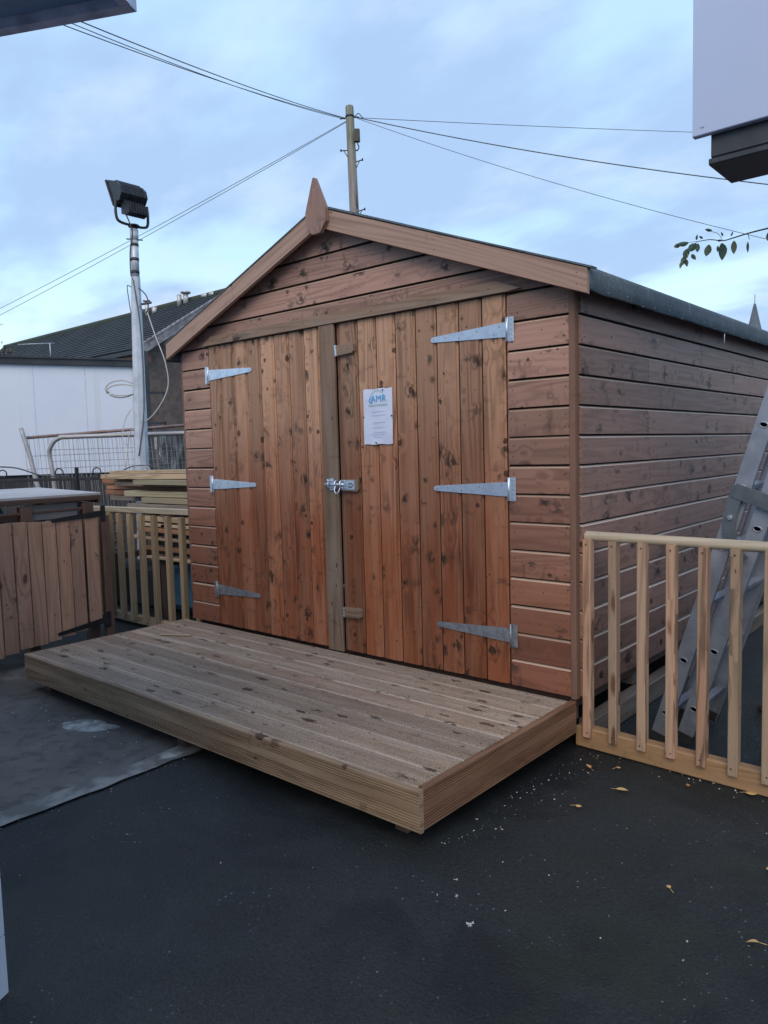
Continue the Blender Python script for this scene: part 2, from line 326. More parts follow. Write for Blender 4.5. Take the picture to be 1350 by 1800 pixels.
def mk_conc():
    t = NT('worn_grey_paving'); p = t.pos()
    big = t.noise(p, 1.6, 5, .6); mid = t.noise(p, 11, 4, .65); fine = t.noise(p, 190, 2, .6)
    c = t.mix(t.ss(big, .3, .7), (.080, .073, .068), (.145, .133, .122))
    c = t.mix(t.math('MULTIPLY', t.ss(mid, .48, .66), .7), c, (.05, .048, .047))
    c = t.mix(t.math('MULTIPLY', t.ss(t.noise(p, 2.7, 6, .7, .7), .56, .66), .55), c, (.19, .18, .17))
    c = t.mix(t.math('MULTIPLY', t.ss(fine, .5, .75), .4), c, (.17, .165, .16))
    t.bump(t.math('ADD', fine, t.math('MULTIPLY', mid, 2)), .6, .003)
    return t.done(c, .75, spec=.3)
m_conc = mk_conc()
m_kerb = speck('kerb_concrete', (.27, .26, .245), (.12, .115, .11), 7, .8, 0, .5, 120, .003, blotch=.7)
m_cement = speck('crumbled_cement', (.36, .36, .34), (.17, .17, .165), 16, .9, 0, .9, 70, .008, blotch=.8)
def mk_roof():
    t = NT('concrete_roof_tiles'); p = t.pos(); x, y, z = t.sep(p)
    n = t.noise(p, .7, 4, .6); n2 = t.noise(p, 7, 3, .6)
    c = t.mix(t.ss(n, .3, .7), (.028, .036, .045), (.050, .060, .070))
    w = t.math('PINGPONG', t.math('MULTIPLY', x, 1.0), .16)
    c = t.mix(t.math('MULTIPLY', t.ss(w, 0.0, .022, 1.0, 0.0), .5), c, (.012, .015, .02))
    c = t.mix(t.math('MULTIPLY', t.ss(n2, .55, .8), .5), c, (.075, .085, .07))
    c = t.mix(t.math('MULTIPLY', t.ss(z, 6.2, 6.6), .45), c, (.06, .08, .045))
    t.bump(n2, .4, .01); return t.done(c, .75, spec=.3)
m_roof = mk_roof()

# ================================================================== mesh helpers
class MB:
    def __init__(s): s.v = []; s.f = []; s.uv = []; s.rn = []; s.mi = []; s.sm = []
    def face(s, idx, uvs=None, rn=(.5, .5, .5), mi=0, sm=False):
        s.f.append(tuple(idx)); s.uv.append(uvs or [(0, 0)] * len(idx)); s.rn.append(rn); s.mi.append(mi); s.sm.append(sm)
    def build(s, name, mats, parent=None):
        org = Vector(parent.get('_org', (0, 0, 0))) if parent else Vector((0, 0, 0))
        me = bpy.data.meshes.new(name)
        me.from_pydata([tuple(Vector(p) - org) for p in s.v], [], s.f)
        uvl = me.uv_layers.new(name='uv'); ca = me.attributes.new('rnd', 'FLOAT_VECTOR', 'FACE')
        k = 0
        flat = []
        for u in s.uv:
            for a in u: flat += [a[0], a[1]]
        uvl.data.foreach_set('uv', flat)
        rr = []
        for a in s.rn: rr += list(a)
        ca.data.foreach_set('vector', rr)
        if not isinstance(mats, (list, tuple)): mats = [mats]
        for m in mats: me.materials.append(m)
        me.polygons.foreach_set('material_index', s.mi); me.polygons.foreach_set('use_smooth', s.sm)
        me.update()
        o = bpy.data.objects.new(name, me); C.objects.link(o)
        if parent: o.parent = parent; o['_org'] = tuple(org)
        return o

def R3(): return (random.random(), random.random(), random.random())
def extrude(mb, p0, ax, up, outd, prof, a0, a1, mi=0, rn=None, sm=False, off=None, strip=None):
    """closed section prof [(up, out)] swept along ax between a0 and a1 (numbers or functions of the up-coordinate)"""
    p0, ax, up, outd = map(Vector, (p0, ax, up, outd))
    rn = rn or R3(); ou, ov = off or (random.uniform(0, 60), random.uniform(0, 60))
    fa0 = a0 if callable(a0) else (lambda z: a0); fa1 = a1 if callable(a1) else (lambda z: a1)
    n = len(prof); b = len(mb.v)
    for (h, o) in prof: mb.v.append(p0 + ax * fa0(h) + up * h + outd * o)
    for (h, o) in prof: mb.v.append(p0 + ax * fa1(h) + up * h + outd * o)
    cum = [0.0]
    for i in range(n):
        x, y = prof[i], prof[(i + 1) % n]; cum.append(cum[-1] + math.hypot(x[0] - y[0], x[1] - y[1]))
    flip = ax.cross(up).dot(outd) > 0
    area = sum(prof[i][0] * prof[(i + 1) % n][1] - prof[(i + 1) % n][0] * prof[i][1] for i in range(n))
    for i in range(n):
        j = (i + 1) % n
        h0, h1 = prof[i][0], prof[j][0]
        q = [b + i, b + n + i, b + n + j, b + j]
        uvs = [(ou + fa0(h0), ov + cum[i]), (ou + fa1(h0), ov + cum[i]), (ou + fa1(h1), ov + cum[i + 1]), (ou + fa0(h1), ov + cum[i + 1])]
        if (area > 0) == flip: q.reverse(); uvs.reverse()
        mb.face(q, uvs, rn, strip(prof[i], prof[j]) if strip else mi, sm)
    c0 = [b + i for i in range(n)]; c1 = [b + n + i for i in range(n)]
    u0 = [(ou + prof[i][1], ov + prof[i][0]) for i in range(n)]
    if (area > 0) == flip: mb.face(c0, u0, rn, mi); mb.face(c1[::-1], u0[::-1], rn, mi)
    else: mb.face(c0[::-1], u0[::-1], rn, mi); mb.face(c1, u0, rn, mi)

def rect(w, h, c=.003):
    """chamfered section centred on origin"""
    w /= 2; h /= 2
    return [(-w + c, -h), (w - c, -h), (w, -h + c), (w, h - c), (w - c, h), (-w + c, h), (-w, h - c), (-w, -h + c)]
def beam(mb, a, b, w, h, upv=(0, 0, 1), c=.003, mi=0, rn=None):
    """bar from a to b; w across (sideways), h along upv"""
    a, b = Vector(a), Vector(b); ax = (b - a); L = ax.length; ax.normalize()
    upv = Vector(upv); side = ax.cross(upv).normalized(); u2 = side.cross(ax).normalized()
    extrude(mb, a, ax, side, u2, rect(w, h, min(c, w * .3, h * .3)), 0, L, mi, rn)
def box(mb, lo, hi, c=.004, mi=0, rn=None):
    lo, hi = Vector(lo), Vector(hi); d = hi - lo; k = max(range(3), key=lambda i: d[i])
    ax = Vector((0, 0, 0)); ax[k] = 1
    o = [i for i in range(3) if i != k]
    e1 = Vector((0, 0, 0)); e1[o[0]] = 1; e2 = Vector((0, 0, 0)); e2[o[1]] = 1
    ctr = (lo + hi) / 2; ctr[k] = lo[k]
    extrude(mb, ctr, ax, e1, e2, rect(d[o[0]], d[o[1]], min(c, d[o[0]] * .3, d[o[1]] * .3)), 0, d[k], mi, rn)
def tube(mb, pts, r, seg=8, mi=0, rn=None, cap=True, sm=True):
    pts = [Vector(p) for p in pts]; rn = rn or R3(); b = len(mb.v); ou = random.uniform(0, 50); acc = 0
    rr = r if isinstance(r, (list, tuple)) else [r] * len(pts)
    pn = None; us = []
    for i, p in enumerate(pts):
        t = (pts[min(i + 1, len(pts) - 1)] - pts[max(i - 1, 0)]).normalized()
        if pn is None: pn = t.orthogonal().normalized()
        else: pn = (pn - t * pn.dot(t)).normalized()
        bn = t.cross(pn)
        if i: acc += (p - pts[i - 1]).length
        us.append(acc)
        for k in range(seg):
            a = 2 * math.pi * k / seg; mb.v.append(p + (pn * math.cos(a) + bn * math.sin(a)) * rr[i])
    for i in range(len(pts) - 1):
        for k in range(seg):
            k2 = (k + 1) % seg; va, vb = rr[0] * 6.283 * k / seg, rr[0] * 6.283 * (k + 1) / seg
            mb.face([b + i * seg + k, b + i * seg + k2, b + (i + 1) * seg + k2, b + (i + 1) * seg + k],
                    [(ou + us[i], va), (ou + us[i], vb), (ou + us[i + 1], vb), (ou + us[i + 1], va)], rn, mi, sm)
    if cap:
        mb.face([b + k for k in range(seg)][::-1], None, rn, mi); e = b + (len(pts) - 1) * seg
        mb.face([e + k for k in range(seg)], None, rn, mi)
def prism(mb, poly, p0, e1, e2, n, th, mi=0, rn=None, ux=False):
    """polygon in plane (e1,e2) thickened along n"""
    p0, e1, e2, n = map(Vector, (p0, e1, e2, n)); rn = rn or R3(); b = len(mb.v); k = len(poly)
    ou, ov = random.uniform(0, 50), random.uniform(0, 50)
    for s_ in (0, 1):
        for (x, y) in poly: mb.v.append(p0 + e1 * x + e2 * y + n * th * s_)
    area = sum(poly[i][0] * poly[(i + 1) % k][1] - poly[(i + 1) % k][0] * poly[i][1] for i in range(k))
    pos = (e1.cross(e2).dot(n) * area) > 0
    lo = [b + i for i in range(k)]; hi = [b + k + i for i in range(k)]; uv = [(ou + x, ov + y) if ux else (ou + y, ov + x) for x, y in poly]
    if pos: lo.reverse()
    else: hi.reverse()
    mb.face(lo, uv[::-1] if pos else uv, rn, mi); mb.face(hi, uv if pos else uv[::-1], rn, mi)
    for i in range(k):
        j = (i + 1) % k; q = [b + i, b + j, b + k + j, b + k + i]
        u = [(ou + poly[i][1], ov), (ou + poly[j][1], ov), (ou + poly[j][1], ov + th), (ou + poly[i][1], ov + th)]
        if not pos: q.reverse(); u.reverse()
        mb.face(q, u, rn, mi)
def disc(mb, c, n, r, seg=8, h=.0015, mi=0):
    n = Vector(n).normalized(); c = Vector(c); tube(mb, [c, c + n * h], r, seg, mi, sm=False)
def spl(pts, n=8):
    """catmull-rom through pts"""
    P = [Vector(p) for p in pts]; P = [P[0] * 2 - P[1]] + P + [P[-1] * 2 - P[-2]]; o = []
    for i in range(1, len(P) - 2):
        for k in range(n):
            t = k / n; a, b, c, d = P[i - 1], P[i], P[i + 1], P[i + 2]
            o.append(.5 * ((2 * b) + (c - a) * t + (2 * a - 5 * b + 4 * c - d) * t * t + (3 * b - a - 3 * c + d) * t ** 3))
    o.append(P[-2]); return o

def tag(o, label=None, cat=None, group=None, kind=None):
    if label: o['label'] = label
    if cat: o['category'] = cat
    if group: o['group'] = group
    if kind: o['kind'] = kind
    return o
def thing(name, loc, label, cat, group=None):
    o = bpy.data.objects.new(name, None); C.objects.link(o); o.location = loc; o['_org'] = tuple(loc)
    o.empty_display_size = .1
    return tag(o, label, cat, group)
def structure(name, mb, m): return tag(mb.build(name, m), kind='structure')

# ================================================================== ground
g = MB(); S = 400
def sheet(mb, pts, z, rn=(.5, .5, .5)):
    b = len(mb.v)
    for x, y in pts: mb.v.append(Vector((x, y, z)))
    mb.face(list(range(b, b + len(pts))), [(p[0], p[1]) for p in pts], rn)
sheet(g, [(-S, -S), (S, -S), (S, S), (-S, S)], 0.0)
structure('ground', g, m_asphalt)
g = MB()
def rag(pts, n, amp, seed):
    """walk a closed outline, roughening every edge"""
    o = []
    for i in range(len(pts)):
        a, b = Vector((*pts[i], 0)), Vector((*pts[(i + 1) % len(pts)], 0)); d = (b - a).normalized(); q = Vector((-d.y, d.x, 0))
        for k in range(n):
            p = a.lerp(b, k / n); s_ = mnoise.noise(Vector((p.x * 9, p.y * 9, seed))) * amp + mnoise.noise(Vector((p.x * 31, p.y * 31, seed))) * amp * .4
            o.append((p.x + q.x * s_, p.y + q.y * s_))
    return o
sheet(g, [(-.62, -6), (1.41, -6), (1.38, .0), (-.62, .0)], .004)
structure('paving', g, m_conc)
g = MB()
# concrete edging, a strip of haunching a few mm proud, ragged along its sides
L = []; Rr = []
for i in range(61):
    y = -6 + i * 5.0 / 60
    L.append((1.355 + .02 * math.sin(y * 3.1) + mnoise.noise(Vector((y * 7, 1, 0))) * .012, y)); Rr.append((1.480 + .018 * (-1.1 - y) * .5 + mnoise.noise(Vector((y * 9, 5, 0))) * .02, y))
sheet(g, L + Rr[::-1], .009)
structure('kerb', g, m_kerb)

def lump(name, cx, cy, rx, ry, h, seed, mat, label, cat, rot=0.0):
    mb = MB(); n = 26; m_ = 6; b = 0; mb.v.append(Vector((cx, cy, h + .004)))
    for j in range(1, m_ + 1):
        for k in range(n):
            a = 2 * math.pi * k / n; rr = j / m_ * (1 + .28 * mnoise.noise(Vector((math.cos(a) * 1.7, math.sin(a) * 1.7, seed))) + .12 * mnoise.noise(Vector((math.cos(a) * 6, math.sin(a) * 6, seed + 3))))
            x, y = rx * rr * math.cos(a), ry * rr * math.sin(a)
            x, y = x * math.cos(rot) - y * math.sin(rot), x * math.sin(rot) + y * math.cos(rot)
            z = max(0, h * (1 - (j / m_) ** 2) * (1 + .9 * mnoise.noise(Vector((x * 22, y * 22, seed))))) + (.0045 if j < m_ else .001)
            mb.v.append(Vector((cx + x, cy + y, z)))
    for k in range(n): mb.face([0, 1 + k, 1 + (k + 1) % n], None, sm=True)
    for j in range(m_ - 1):
        for k in range(n):
            a = 1 + j * n + k; a2 = 1 + j * n + (k + 1) % n
            mb.face([a, a + n, a2 + n, a2], None, sm=True)
    return tag(mb.build(name, mat), label, cat)
lump('cement_patch', .76, -1.18, .16, .075, .014, 2.0, m_cement, 'crumbled pale cement spill on the paving beneath the platform edge', 'cement patch', .4)
lump('cement_patch', 1.415, -1.135, .045, .085, .010, 5.0, m_cement, 'small pale mortar crust on the kerb strip by the platform', 'cement patch', 0)

# ================================================================== garden shed
W, LEN = 2.80, 4.35
ZB, BP = .2408, .1263           # first board, board pitch
APX, APZ, SL = 1.41, 2.60, .383 # ridge and roof slope
shed = thing('garden_shed', (1.4, 0, 0), 'brown timber garden shed with double doors and felt gable roof', 'shed')
def ship(z0, h=BP, th=.020, scoop=.014):
    f = h - .0035; s0 = h - scoop - .006
    return [(z0 - .004, th), (z0 - .004, .003), (z0 + f, .0), (z0 + f, .002),
            (z0 + s0 + scoop + .0005, .002), (z0 + s0 + scoop * .6, .0065), (z0 + s0 + scoop * .1, .016), (z0 + s0, th), (z0 + s0 * .5, th + .0006)]
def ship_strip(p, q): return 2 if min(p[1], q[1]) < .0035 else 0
def nails(mb, pts, n): 
    for p in pts: disc(mb, Vector(p), n, .0028, 6, .0012, 1)
# front wall : side columns and gable
fw = MB()
X, Y, Z = (1, 0, 0), (0, 1, 0), (0, 0, 1)
def dev(): return random.uniform(-.0012, .0012)
for k in range(14):
    z0 = ZB + k * BP
    for (xa, xb) in ((.014, .298 + dev()), (2.482 + dev(), W - .021)):
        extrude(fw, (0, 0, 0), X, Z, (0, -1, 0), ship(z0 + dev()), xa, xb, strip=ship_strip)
        for xn in (xa + .02, xb - .018):
            for dz in (.025, .075):
                if random.random() < .85: nails(fw, [(xn + dev() * 4, -.0198, z0 + dz + dev() * 4)], (0, -1, 0))
def roofz(x): return APZ - SL * abs(x - APX)
for k in range(14, 19):
    z0 = ZB + k * BP
    top = APZ - .03
    if z0 > top - .02: break
    pr = [(min(h, top), o) for h, o in ship(z0)]
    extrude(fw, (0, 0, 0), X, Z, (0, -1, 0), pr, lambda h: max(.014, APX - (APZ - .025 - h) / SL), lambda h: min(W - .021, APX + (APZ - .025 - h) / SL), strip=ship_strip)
    for _ in range(6):
        xn = random.uniform(APX - (APZ - z0 - .2) / SL, APX + (APZ - z0 - .2) / SL) if APZ - z0 > .3 else APX
        nails(fw, [(xn, -.0198, z0 + .03 + random.random() * .05)], (0, -1, 0))
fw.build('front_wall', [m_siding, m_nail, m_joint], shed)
# side wall (right), boards with staggered joints; far and left walls plain boards
sw = MB()
for k in range(14):
    z0 = ZB + k * BP; cuts = [0.0155]
    joint = {0: 1.2, 2: 1.16, 4: 1.14, 6: .95, 8: 1.17, 9: 2.6, 10: .72, 11: 1.15, 12: .74, 13: 2.1}.get(k)
    joint = {11: .74, 9: .74, 7: .75, 4: .74, 2: .8}.get(k, 1.5 if k % 3 == 0 else None)
    cuts += [joint] if joint else []
    cuts += [2.44 + (k % 4) * .3, LEN]
    for i in range(len(cuts) - 1):
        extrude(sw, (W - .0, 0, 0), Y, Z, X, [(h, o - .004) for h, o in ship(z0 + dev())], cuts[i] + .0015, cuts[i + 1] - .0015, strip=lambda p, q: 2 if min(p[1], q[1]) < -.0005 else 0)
    for yy in (.05, .75, 1.45, 2.15, 2.85):
        for dz in (.025, .075): nails(sw, [(W + .0158, yy + dev() * 5, z0 + dz + dev() * 4)], X)
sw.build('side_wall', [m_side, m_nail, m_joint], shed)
bw = MB()
for k in range(14):
    z0 = ZB + k * BP
    extrude(bw, (.0, 0, 0), Y, Z, (-1, 0, 0), [(h, o - .004) for h, o in ship(z0)], .03, LEN)
    extrude(bw, (0, LEN, 0), X, Z, Y, ship(z0), 0.0, W)
for k in range(14, 19):
    z0 = ZB + k * BP
    if z0 < APZ - .05: extrude(bw, (0, LEN, 0), X, Z, Y, [(min(h, APZ - .03), o) for h, o in ship(z0)], lambda h: APX - (APZ - .025 - h) / SL, lambda h: APX + (APZ - .025 - h) / SL)
bw.build('rear_wall', m_side, shed)
ins = MB(); box(ins, (.03, .03, .17), (W - .03, LEN - .03, .225), .002)
ins.build('floor', m_gate_d, shed)
for i, (px, py) in enumerate(((W - .012, -.006), (.006, -.004))):
    tr = MB()
    if i == 0:
        box(tr, (W - .0205, -.024, ZB - .01), (W + .006, .016, 1.985), .003)
    else: box(tr, (-.012, -.014, ZB - .01), (.013, .026, 1.975), .003)
    tr.build('corner_trim', m_trim, shed)
# door header (chamfered ends)
hd = MB()
hp = [(.29, 2.006), (2.50, 2.006), (2.56, 2.012), (2.44, 2.058), (.36, 2.058), (.27, 2.014)]
prism(hd, hp, (0, -.0212, 0), X, Z, (0, -1, 0), .022, ux=True)
for xn in (.38, .8, 1.2, 1.7, 2.1, 2.4): disc(hd, (xn, -.0432, 2.03), (0, -1, 0), .003, 6, .001, 1)
hd.build('header_board', [m_grey, m_nail], shed)
# sole bearers under the shed
br = MB()
beam(br, (2.79, .10, .055), (2.79, LEN, .055), .07, .10)
beam(br, (1.4, .02, .055), (1.4, LEN, .055), .07, .10); beam(br, (.05, .02, .055), (.05, LEN, .055), .07, .10)
for yy in (.06, .7, 1.4, 2.1, 2.8, 3.5, 4.2): beam(br, (.02, yy, .14), (2.76, yy, .14), .05, .06)
br.build('floor_bearer', m_pallet, shed)

# roof
rf = MB()
for s_ in (1, -1):
    xe = 1.47
    n = Vector((s_ * SL, 0, 1)).normalized()
    ridge = Vector((APX, -.075, APZ - .012)); e1 = Vector((s_, 0, -SL))
    prism(rf, [(0, 0), (xe, 0), (xe, LEN + .16), (0, LEN + .16)], ridge, e1, Y, -n, .022)
rf.build('roof_deck', m_gate_d, shed)
ft = MB()
for s_ in (1, -1):
    # felt sheet that rolls over the eave and hangs down, slightly wavy
    ny = 60; sect = []
    secs = [(0.0, .004), (.5, .005), (1.0, .005), (1.40, .006)]
    for j in range(ny + 1):
        y = -.082 + (LEN + .17) * j / ny
        w = mnoise.noise(Vector((y * 2.3, s_ * 4.0, 0))); w2 = mnoise.noise(Vector((y * 6.0, s_ * 9.0, 2)))
        pts = []
        for (t, o) in secs: pts.append((APX + s_ * t, APZ - SL * t + .004 + o))
        xe = APX + s_ * 1.478
        ze = APZ - SL * 1.478
        pts += [(APX + s_ * 1.455, ze + .016), (xe + s_ * .006, ze + .006), (xe + s_ * (.012 + .003 * w), ze - .012), (xe + s_ * (.013 + .006 * w), ze - .045 + .003 * w2),
                (xe + s_ * (.011 + .010 * w + .004 * w2), ze - .088 + .006 * w2), (xe + s_ * (.006 + .010 * w), ze - .092 + .006 * w2), (xe - s_ * .004, ze - .05), (xe - s_ * .004, ze - .02)]
        sect.append(pts)
    b = len(ft.v); k = len(sect[0])
    for j, pts in enumerate(sect):
        y = -.082 + (LEN + .17) * j / ny
        for (x, z) in pts: ft.v.append(Vector((x, y, z)))
    for j in range(ny):
        for i in range(k - 1):
            q = [b + j * k + i, b + (j + 1) * k + i, b + (j + 1) * k + i + 1, b + j * k + i + 1]
            if s_ > 0: q.reverse()
            ft.face(q, None, sm=True)
for i in range(26):
    y = .1 + i * .17 + dev() * 20; disc(ft, (APX + 1.489, y, 1.955 + .012 * math.sin(i * 2.1)), X, .0026, 6, .003, 1)
for y, l in ((1.62, .055),): tube(ft, [(2.904, y, 1.935), (2.902, y + .002, 1.935 - l)], [.002, .0035], 6, 2)
ft.build('roof_felt', [m_felt, m_screw, m_paper], shed)
# barge boards
for s_ in (1, -1):
    bg = MB()
    if s_ > 0: poly = [(1.40, APZ - .006), (2.905, 2.028), (2.900, 1.936), (1.40, APZ - .112)]
    else: poly = [(1.40, APZ - .006), (-.030, 2.052), (-.034, 1.938), (1.40, APZ - .112)]
    # build as a board running down the slope so that the grain follows it
    a = Vector((poly[0][0], 0, poly[0][1])); e = Vector((poly[1][0], 0, poly[1][1])); ax = (e - a); Lb = ax.length; ax.normalize()
    upv = Vector((0, 0, 1)); 
    extrude(bg, (poly[0][0], -.088, poly[0][1]), ax, Z, (0, -1, 0), [(-.103, 0), (-.100, .020), (-.004, .020), (0, .016), (0, 0)], 0, Lb, 0, off=(random.uniform(0, 30), random.uniform(0, 30)))
    beam(bg, Vector((1.41, -.0875, APZ - .001)), Vector((2.925 if s_ > 0 else -.045, -.0875, 2.026 if s_ > 0 else 2.048)), .05, .008, (0, 0, 1), .001, 1)
    for t in (.04, .5, .97): disc(bg, a + ax * (Lb * t) + Vector((0, -.108, -.03)), (0, -1, 0), .0022, 6, .001, 2); 
    for t in (.04, .5, .97): disc(bg, a + ax * (Lb * t) + Vector((0, -.108, -.075)), (0, -1, 0), .0022, 6, .001, 2)
    bg.build('barge_board', [m_barge, m_felt, m_nail], shed)
fn = MB()
prism(fn, [(1.413, 2.733), (1.486, 2.572), (1.489, 2.505), (1.445, 2.452), (1.385, 2.452), (1.344, 2.505), (1.341, 2.568), (1.403, 2.733)], (0, -.109, 0), X, Z, (0, -1, 0), .026)
fn.build('finial', m_finial, shed)

# doors
def vert_ship(x0, w, th=.017):
    return [(x0, th - .002), (x0, .0), (x0 + w - .001, .0), (x0 + w - .001, .001), (x0 + w - .008, .001), (x0 + w - .0095, .0085), (x0 + w - .020, .011), (x0 + w - .0225, th), (x0 + w * .5, th + .0005), (x0 + .002, th)]
def hinge_mesh(sd, xh, zc):
    """tee hinge; sd=+1 strap runs to -x (right door)"""
    hb = MB(); yf = -.0222
    d = -sd
    L_ = .415
    prism(hb, [(0, .033), (.0, -.033), (L_ - .012, -.013), (L_, -.008), (L_, .006), (L_ - .012, .012)] if True else [], (xh, yf, zc), (d, 0, 0), Z, (0, -1, 0), .0035)
    box(hb, (min(xh, xh - d * .016), yf - .006, zc - .053), (max(xh, xh - d * .016), yf, zc + .053), .001)
    box(hb, (min(xh - d * .017, xh - d * .041), yf - .0035, zc - .053), (max(xh - d * .017, xh - d * .041), yf, zc + .053), .001)
    tube(hb, [(xh - d * .008, yf - .007, zc - .053), (xh - d * .008, yf - .007, zc + .053)], .0045, 8)
    for t, o in ((.03, .018), (.06, -.016), (.15, .010), (.25, -.008), (.33, .004), (.395, -.002)):
        disc(hb, (xh + d * t, yf - .0035, zc + o), (0, -1, 0), .0042, 8, .0022, 1)
        disc(hb, (xh + d * t, yf - .0057, zc + o), (0, -1, 0), .0017, 6, .0002, 2)
    for o in (-.042, -.022, 0, .022, .042):
        disc(hb, (xh - d * .030, yf - .0035, zc + o), (0, -1, 0), .0038, 8, .002, 1)
    return hb
def shed_door(x0, x1, nb, sd, zs):
    dm = MB(); w = (x1 - x0) / nb
    for i in range(nb):
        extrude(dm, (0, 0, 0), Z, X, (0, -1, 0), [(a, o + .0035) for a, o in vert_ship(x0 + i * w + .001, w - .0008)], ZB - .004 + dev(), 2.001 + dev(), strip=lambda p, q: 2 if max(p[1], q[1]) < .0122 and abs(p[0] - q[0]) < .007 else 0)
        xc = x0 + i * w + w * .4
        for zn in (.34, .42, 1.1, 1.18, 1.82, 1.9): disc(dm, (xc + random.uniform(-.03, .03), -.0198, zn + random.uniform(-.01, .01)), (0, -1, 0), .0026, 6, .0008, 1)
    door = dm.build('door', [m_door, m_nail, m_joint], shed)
    xh = x1 - .002 if sd > 0 else x0 + .002
    for i, zc in enumerate(zs):
        hinge_mesh(sd, xh, zc).build('hinge', [m_galv if i else m_galv_dull, m_screw, m_nail], door)
    return door
dl = shed_door(.302, 1.300, 8, -1, (.462, 1.140, 1.826)); dl['label'] = 'left door with long weathered cover strip'
dr = shed_door(1.452, 2.478, 8, 1, (.468, 1.137, 1.845)); dr['label'] = 'right door carrying the notice'
# the weathered strip on the meeting edge and the darker rebate beside it
st = MB(); extrude(st, (0, 0, 0), Z, X, (0, -1, 0), [(1.306, .020), (1.306, .034), (1.310, .037), (1.414, .037), (1.419, .033), (1.419, .020)], ZB - .012, 2.004)
st.build('cover_strip', m_grey, dl)
rb = MB(); extrude(rb, (0, 0, 0), Z, X, (0, -1, 0), [(1.421, .002), (1.421, .010), (1.430, .010), (1.432, .004), (1.436, .004), (1.438, .015), (1.4505, .015), (1.4505, .002)], ZB - .004, 2.001)
rb.build('meeting_stile', m_trim, dr)
# turn buttons
for zc, tilt in ((1.858, .05), (.452, 0.03)):
    tb = MB(); e1 = Vector((1, 0, tilt)).normalized(); e2 = Vector((-tilt, 0, 1)).normalized()
    prism(tb, [(0, -.026), (.118, -.026), (.130, -.016), (.130, .018), (.118, .028), (0, .028)], (1.436, -.022, zc), e1, e2, (0, -1, 0), .020, ux=True)
    prism(tb, [(-.004, -.028), (.010, -.028), (.010, .030), (-.004, .030)], (1.436, -.0422, zc), e1, e2, (0, -1, 0), .002, 1)
    for o in (-.018, 0, .019): disc(tb, Vector((1.439, -.0442, zc + o)), (0, -1, 0), .004, 8, .002, 1)
    for o in (.04, .09): disc(tb, Vector((1.436, -.042, zc)) + e1 * o, (0, -1, 0), .003, 6, .001, 2)
    tb.build('turn_button', [m_grey, m_screw, m_nail], dr)
# hasp plate on wooden pad and pad bolt
hp_ = MB(); prism(hp_, [(0, -.030), (.118, -.032), (.126, -.022), (.126, .026), (.118, .034), (0, .032)], (1.444, -.0225, 1.145), X, Z, (0, -1, 0), .016)
hp_.build('latch_block', m_grey, dr)
lt = MB()
prism(lt, [(0, -.024), (.088, -.024), (.092, -.020), (.092, .022), (.088, .026), (0, .026)], (1.438, -.0387, 1.146), X, Z, (0, -1, 0), .003)
for (a, b) in ((.055, .008), (.055, -.010), (.068, .008), (.068, -.010), (.08, -.001)): disc(lt, (1.438 + a, -.0417, 1.146 + b), (0, -1, 0), .0042, 8, .0015, 1)
tube(lt, [(1.325, -.058, 1.150), (1.470, -.058, 1.150)], .0075, 10)
for xk in (1.358, 1.408, 1.446): 
    tube(lt, spl([(xk, -.041, 1.166), (xk, -.060, 1.168), (xk, -.070, 1.150), (xk, -.060, 1.132), (xk, -.041, 1.134)], 4), .0055, 6)
box(lt, (1.345, -.0448, 1.118), (1.378, -.0415, 1.182), .001)
tube(lt, [(1.362, -.058, 1.150), (1.362, -.075, 1.178)], .006, 8)
for i_, v in enumerate(lt.v): lt.v[i_] = v + Vector((.018, 0, 0))
lt.build('pad_bolt', [m_galv, m_nail], dr)

# padlock through the bolt: hangs free
pk = MB()
tube(pk, spl([(1.412, -.066, 1.142), (1.414, -.076, 1.122), (1.424, -.078, 1.104), (1.438, -.074, 1.108), (1.443, -.066, 1.128), (1.440, -.060, 1.142)], 5), .0035, 8)
for i_, v in enumerate(pk.v): pk.v[i_] = v + Vector((.018, 0, 0))
tag(pk.build('locking_hook', m_galv), 'small bright steel hook hanging through the bolt on the shed doors', 'hook')

# ---- notice sheet tacked on the right door
nt = thing('notice', (1.696, -.03, 1.5), 'laminated white paper notice with blue letters tacked to the shed door', 'notice')
ns = MB(); nx_, nz_ = 10, 14; b = 0
for s_ in (0, 1):
    for j in range(nz_ + 1):
        for i in range(nx_ + 1):
            x = 1.598 + .195 * i / nx_; z = 1.358 + .283 * j / nz_
            x += (.004 * (j / nz_ - .5)) ; z += .002 * math.sin(i * 1.3)
            y = -.0235 - .0035 * (1 + mnoise.noise(Vector((x * 14, z * 9, 1)))) - s_ * .0008
            ns.v.append(Vector((x, y, z)))
N_ = (nx_ + 1) * (nz_ + 1)
for j in range(nz_):
    for i in range(nx_):
        a = j * (nx_ + 1) + i; q = [a, a + 1, a + nx_ + 2, a + nx_ + 1]
        ns.face([N_ + k for k in q], None, sm=True); ns.face(q[::-1], None, sm=True)
ns.build('paper', m_paper, nt)
for (x, z) in ((1.735, 1.632), (1.600, 1.500), (1.792, 1.500), (1.683, 1.366)):
    tk = MB(); disc(tk, (x, -.0325, z), (0, -1, 0), .0042, 8, .002); tk.build('tack', m_nail, nt)
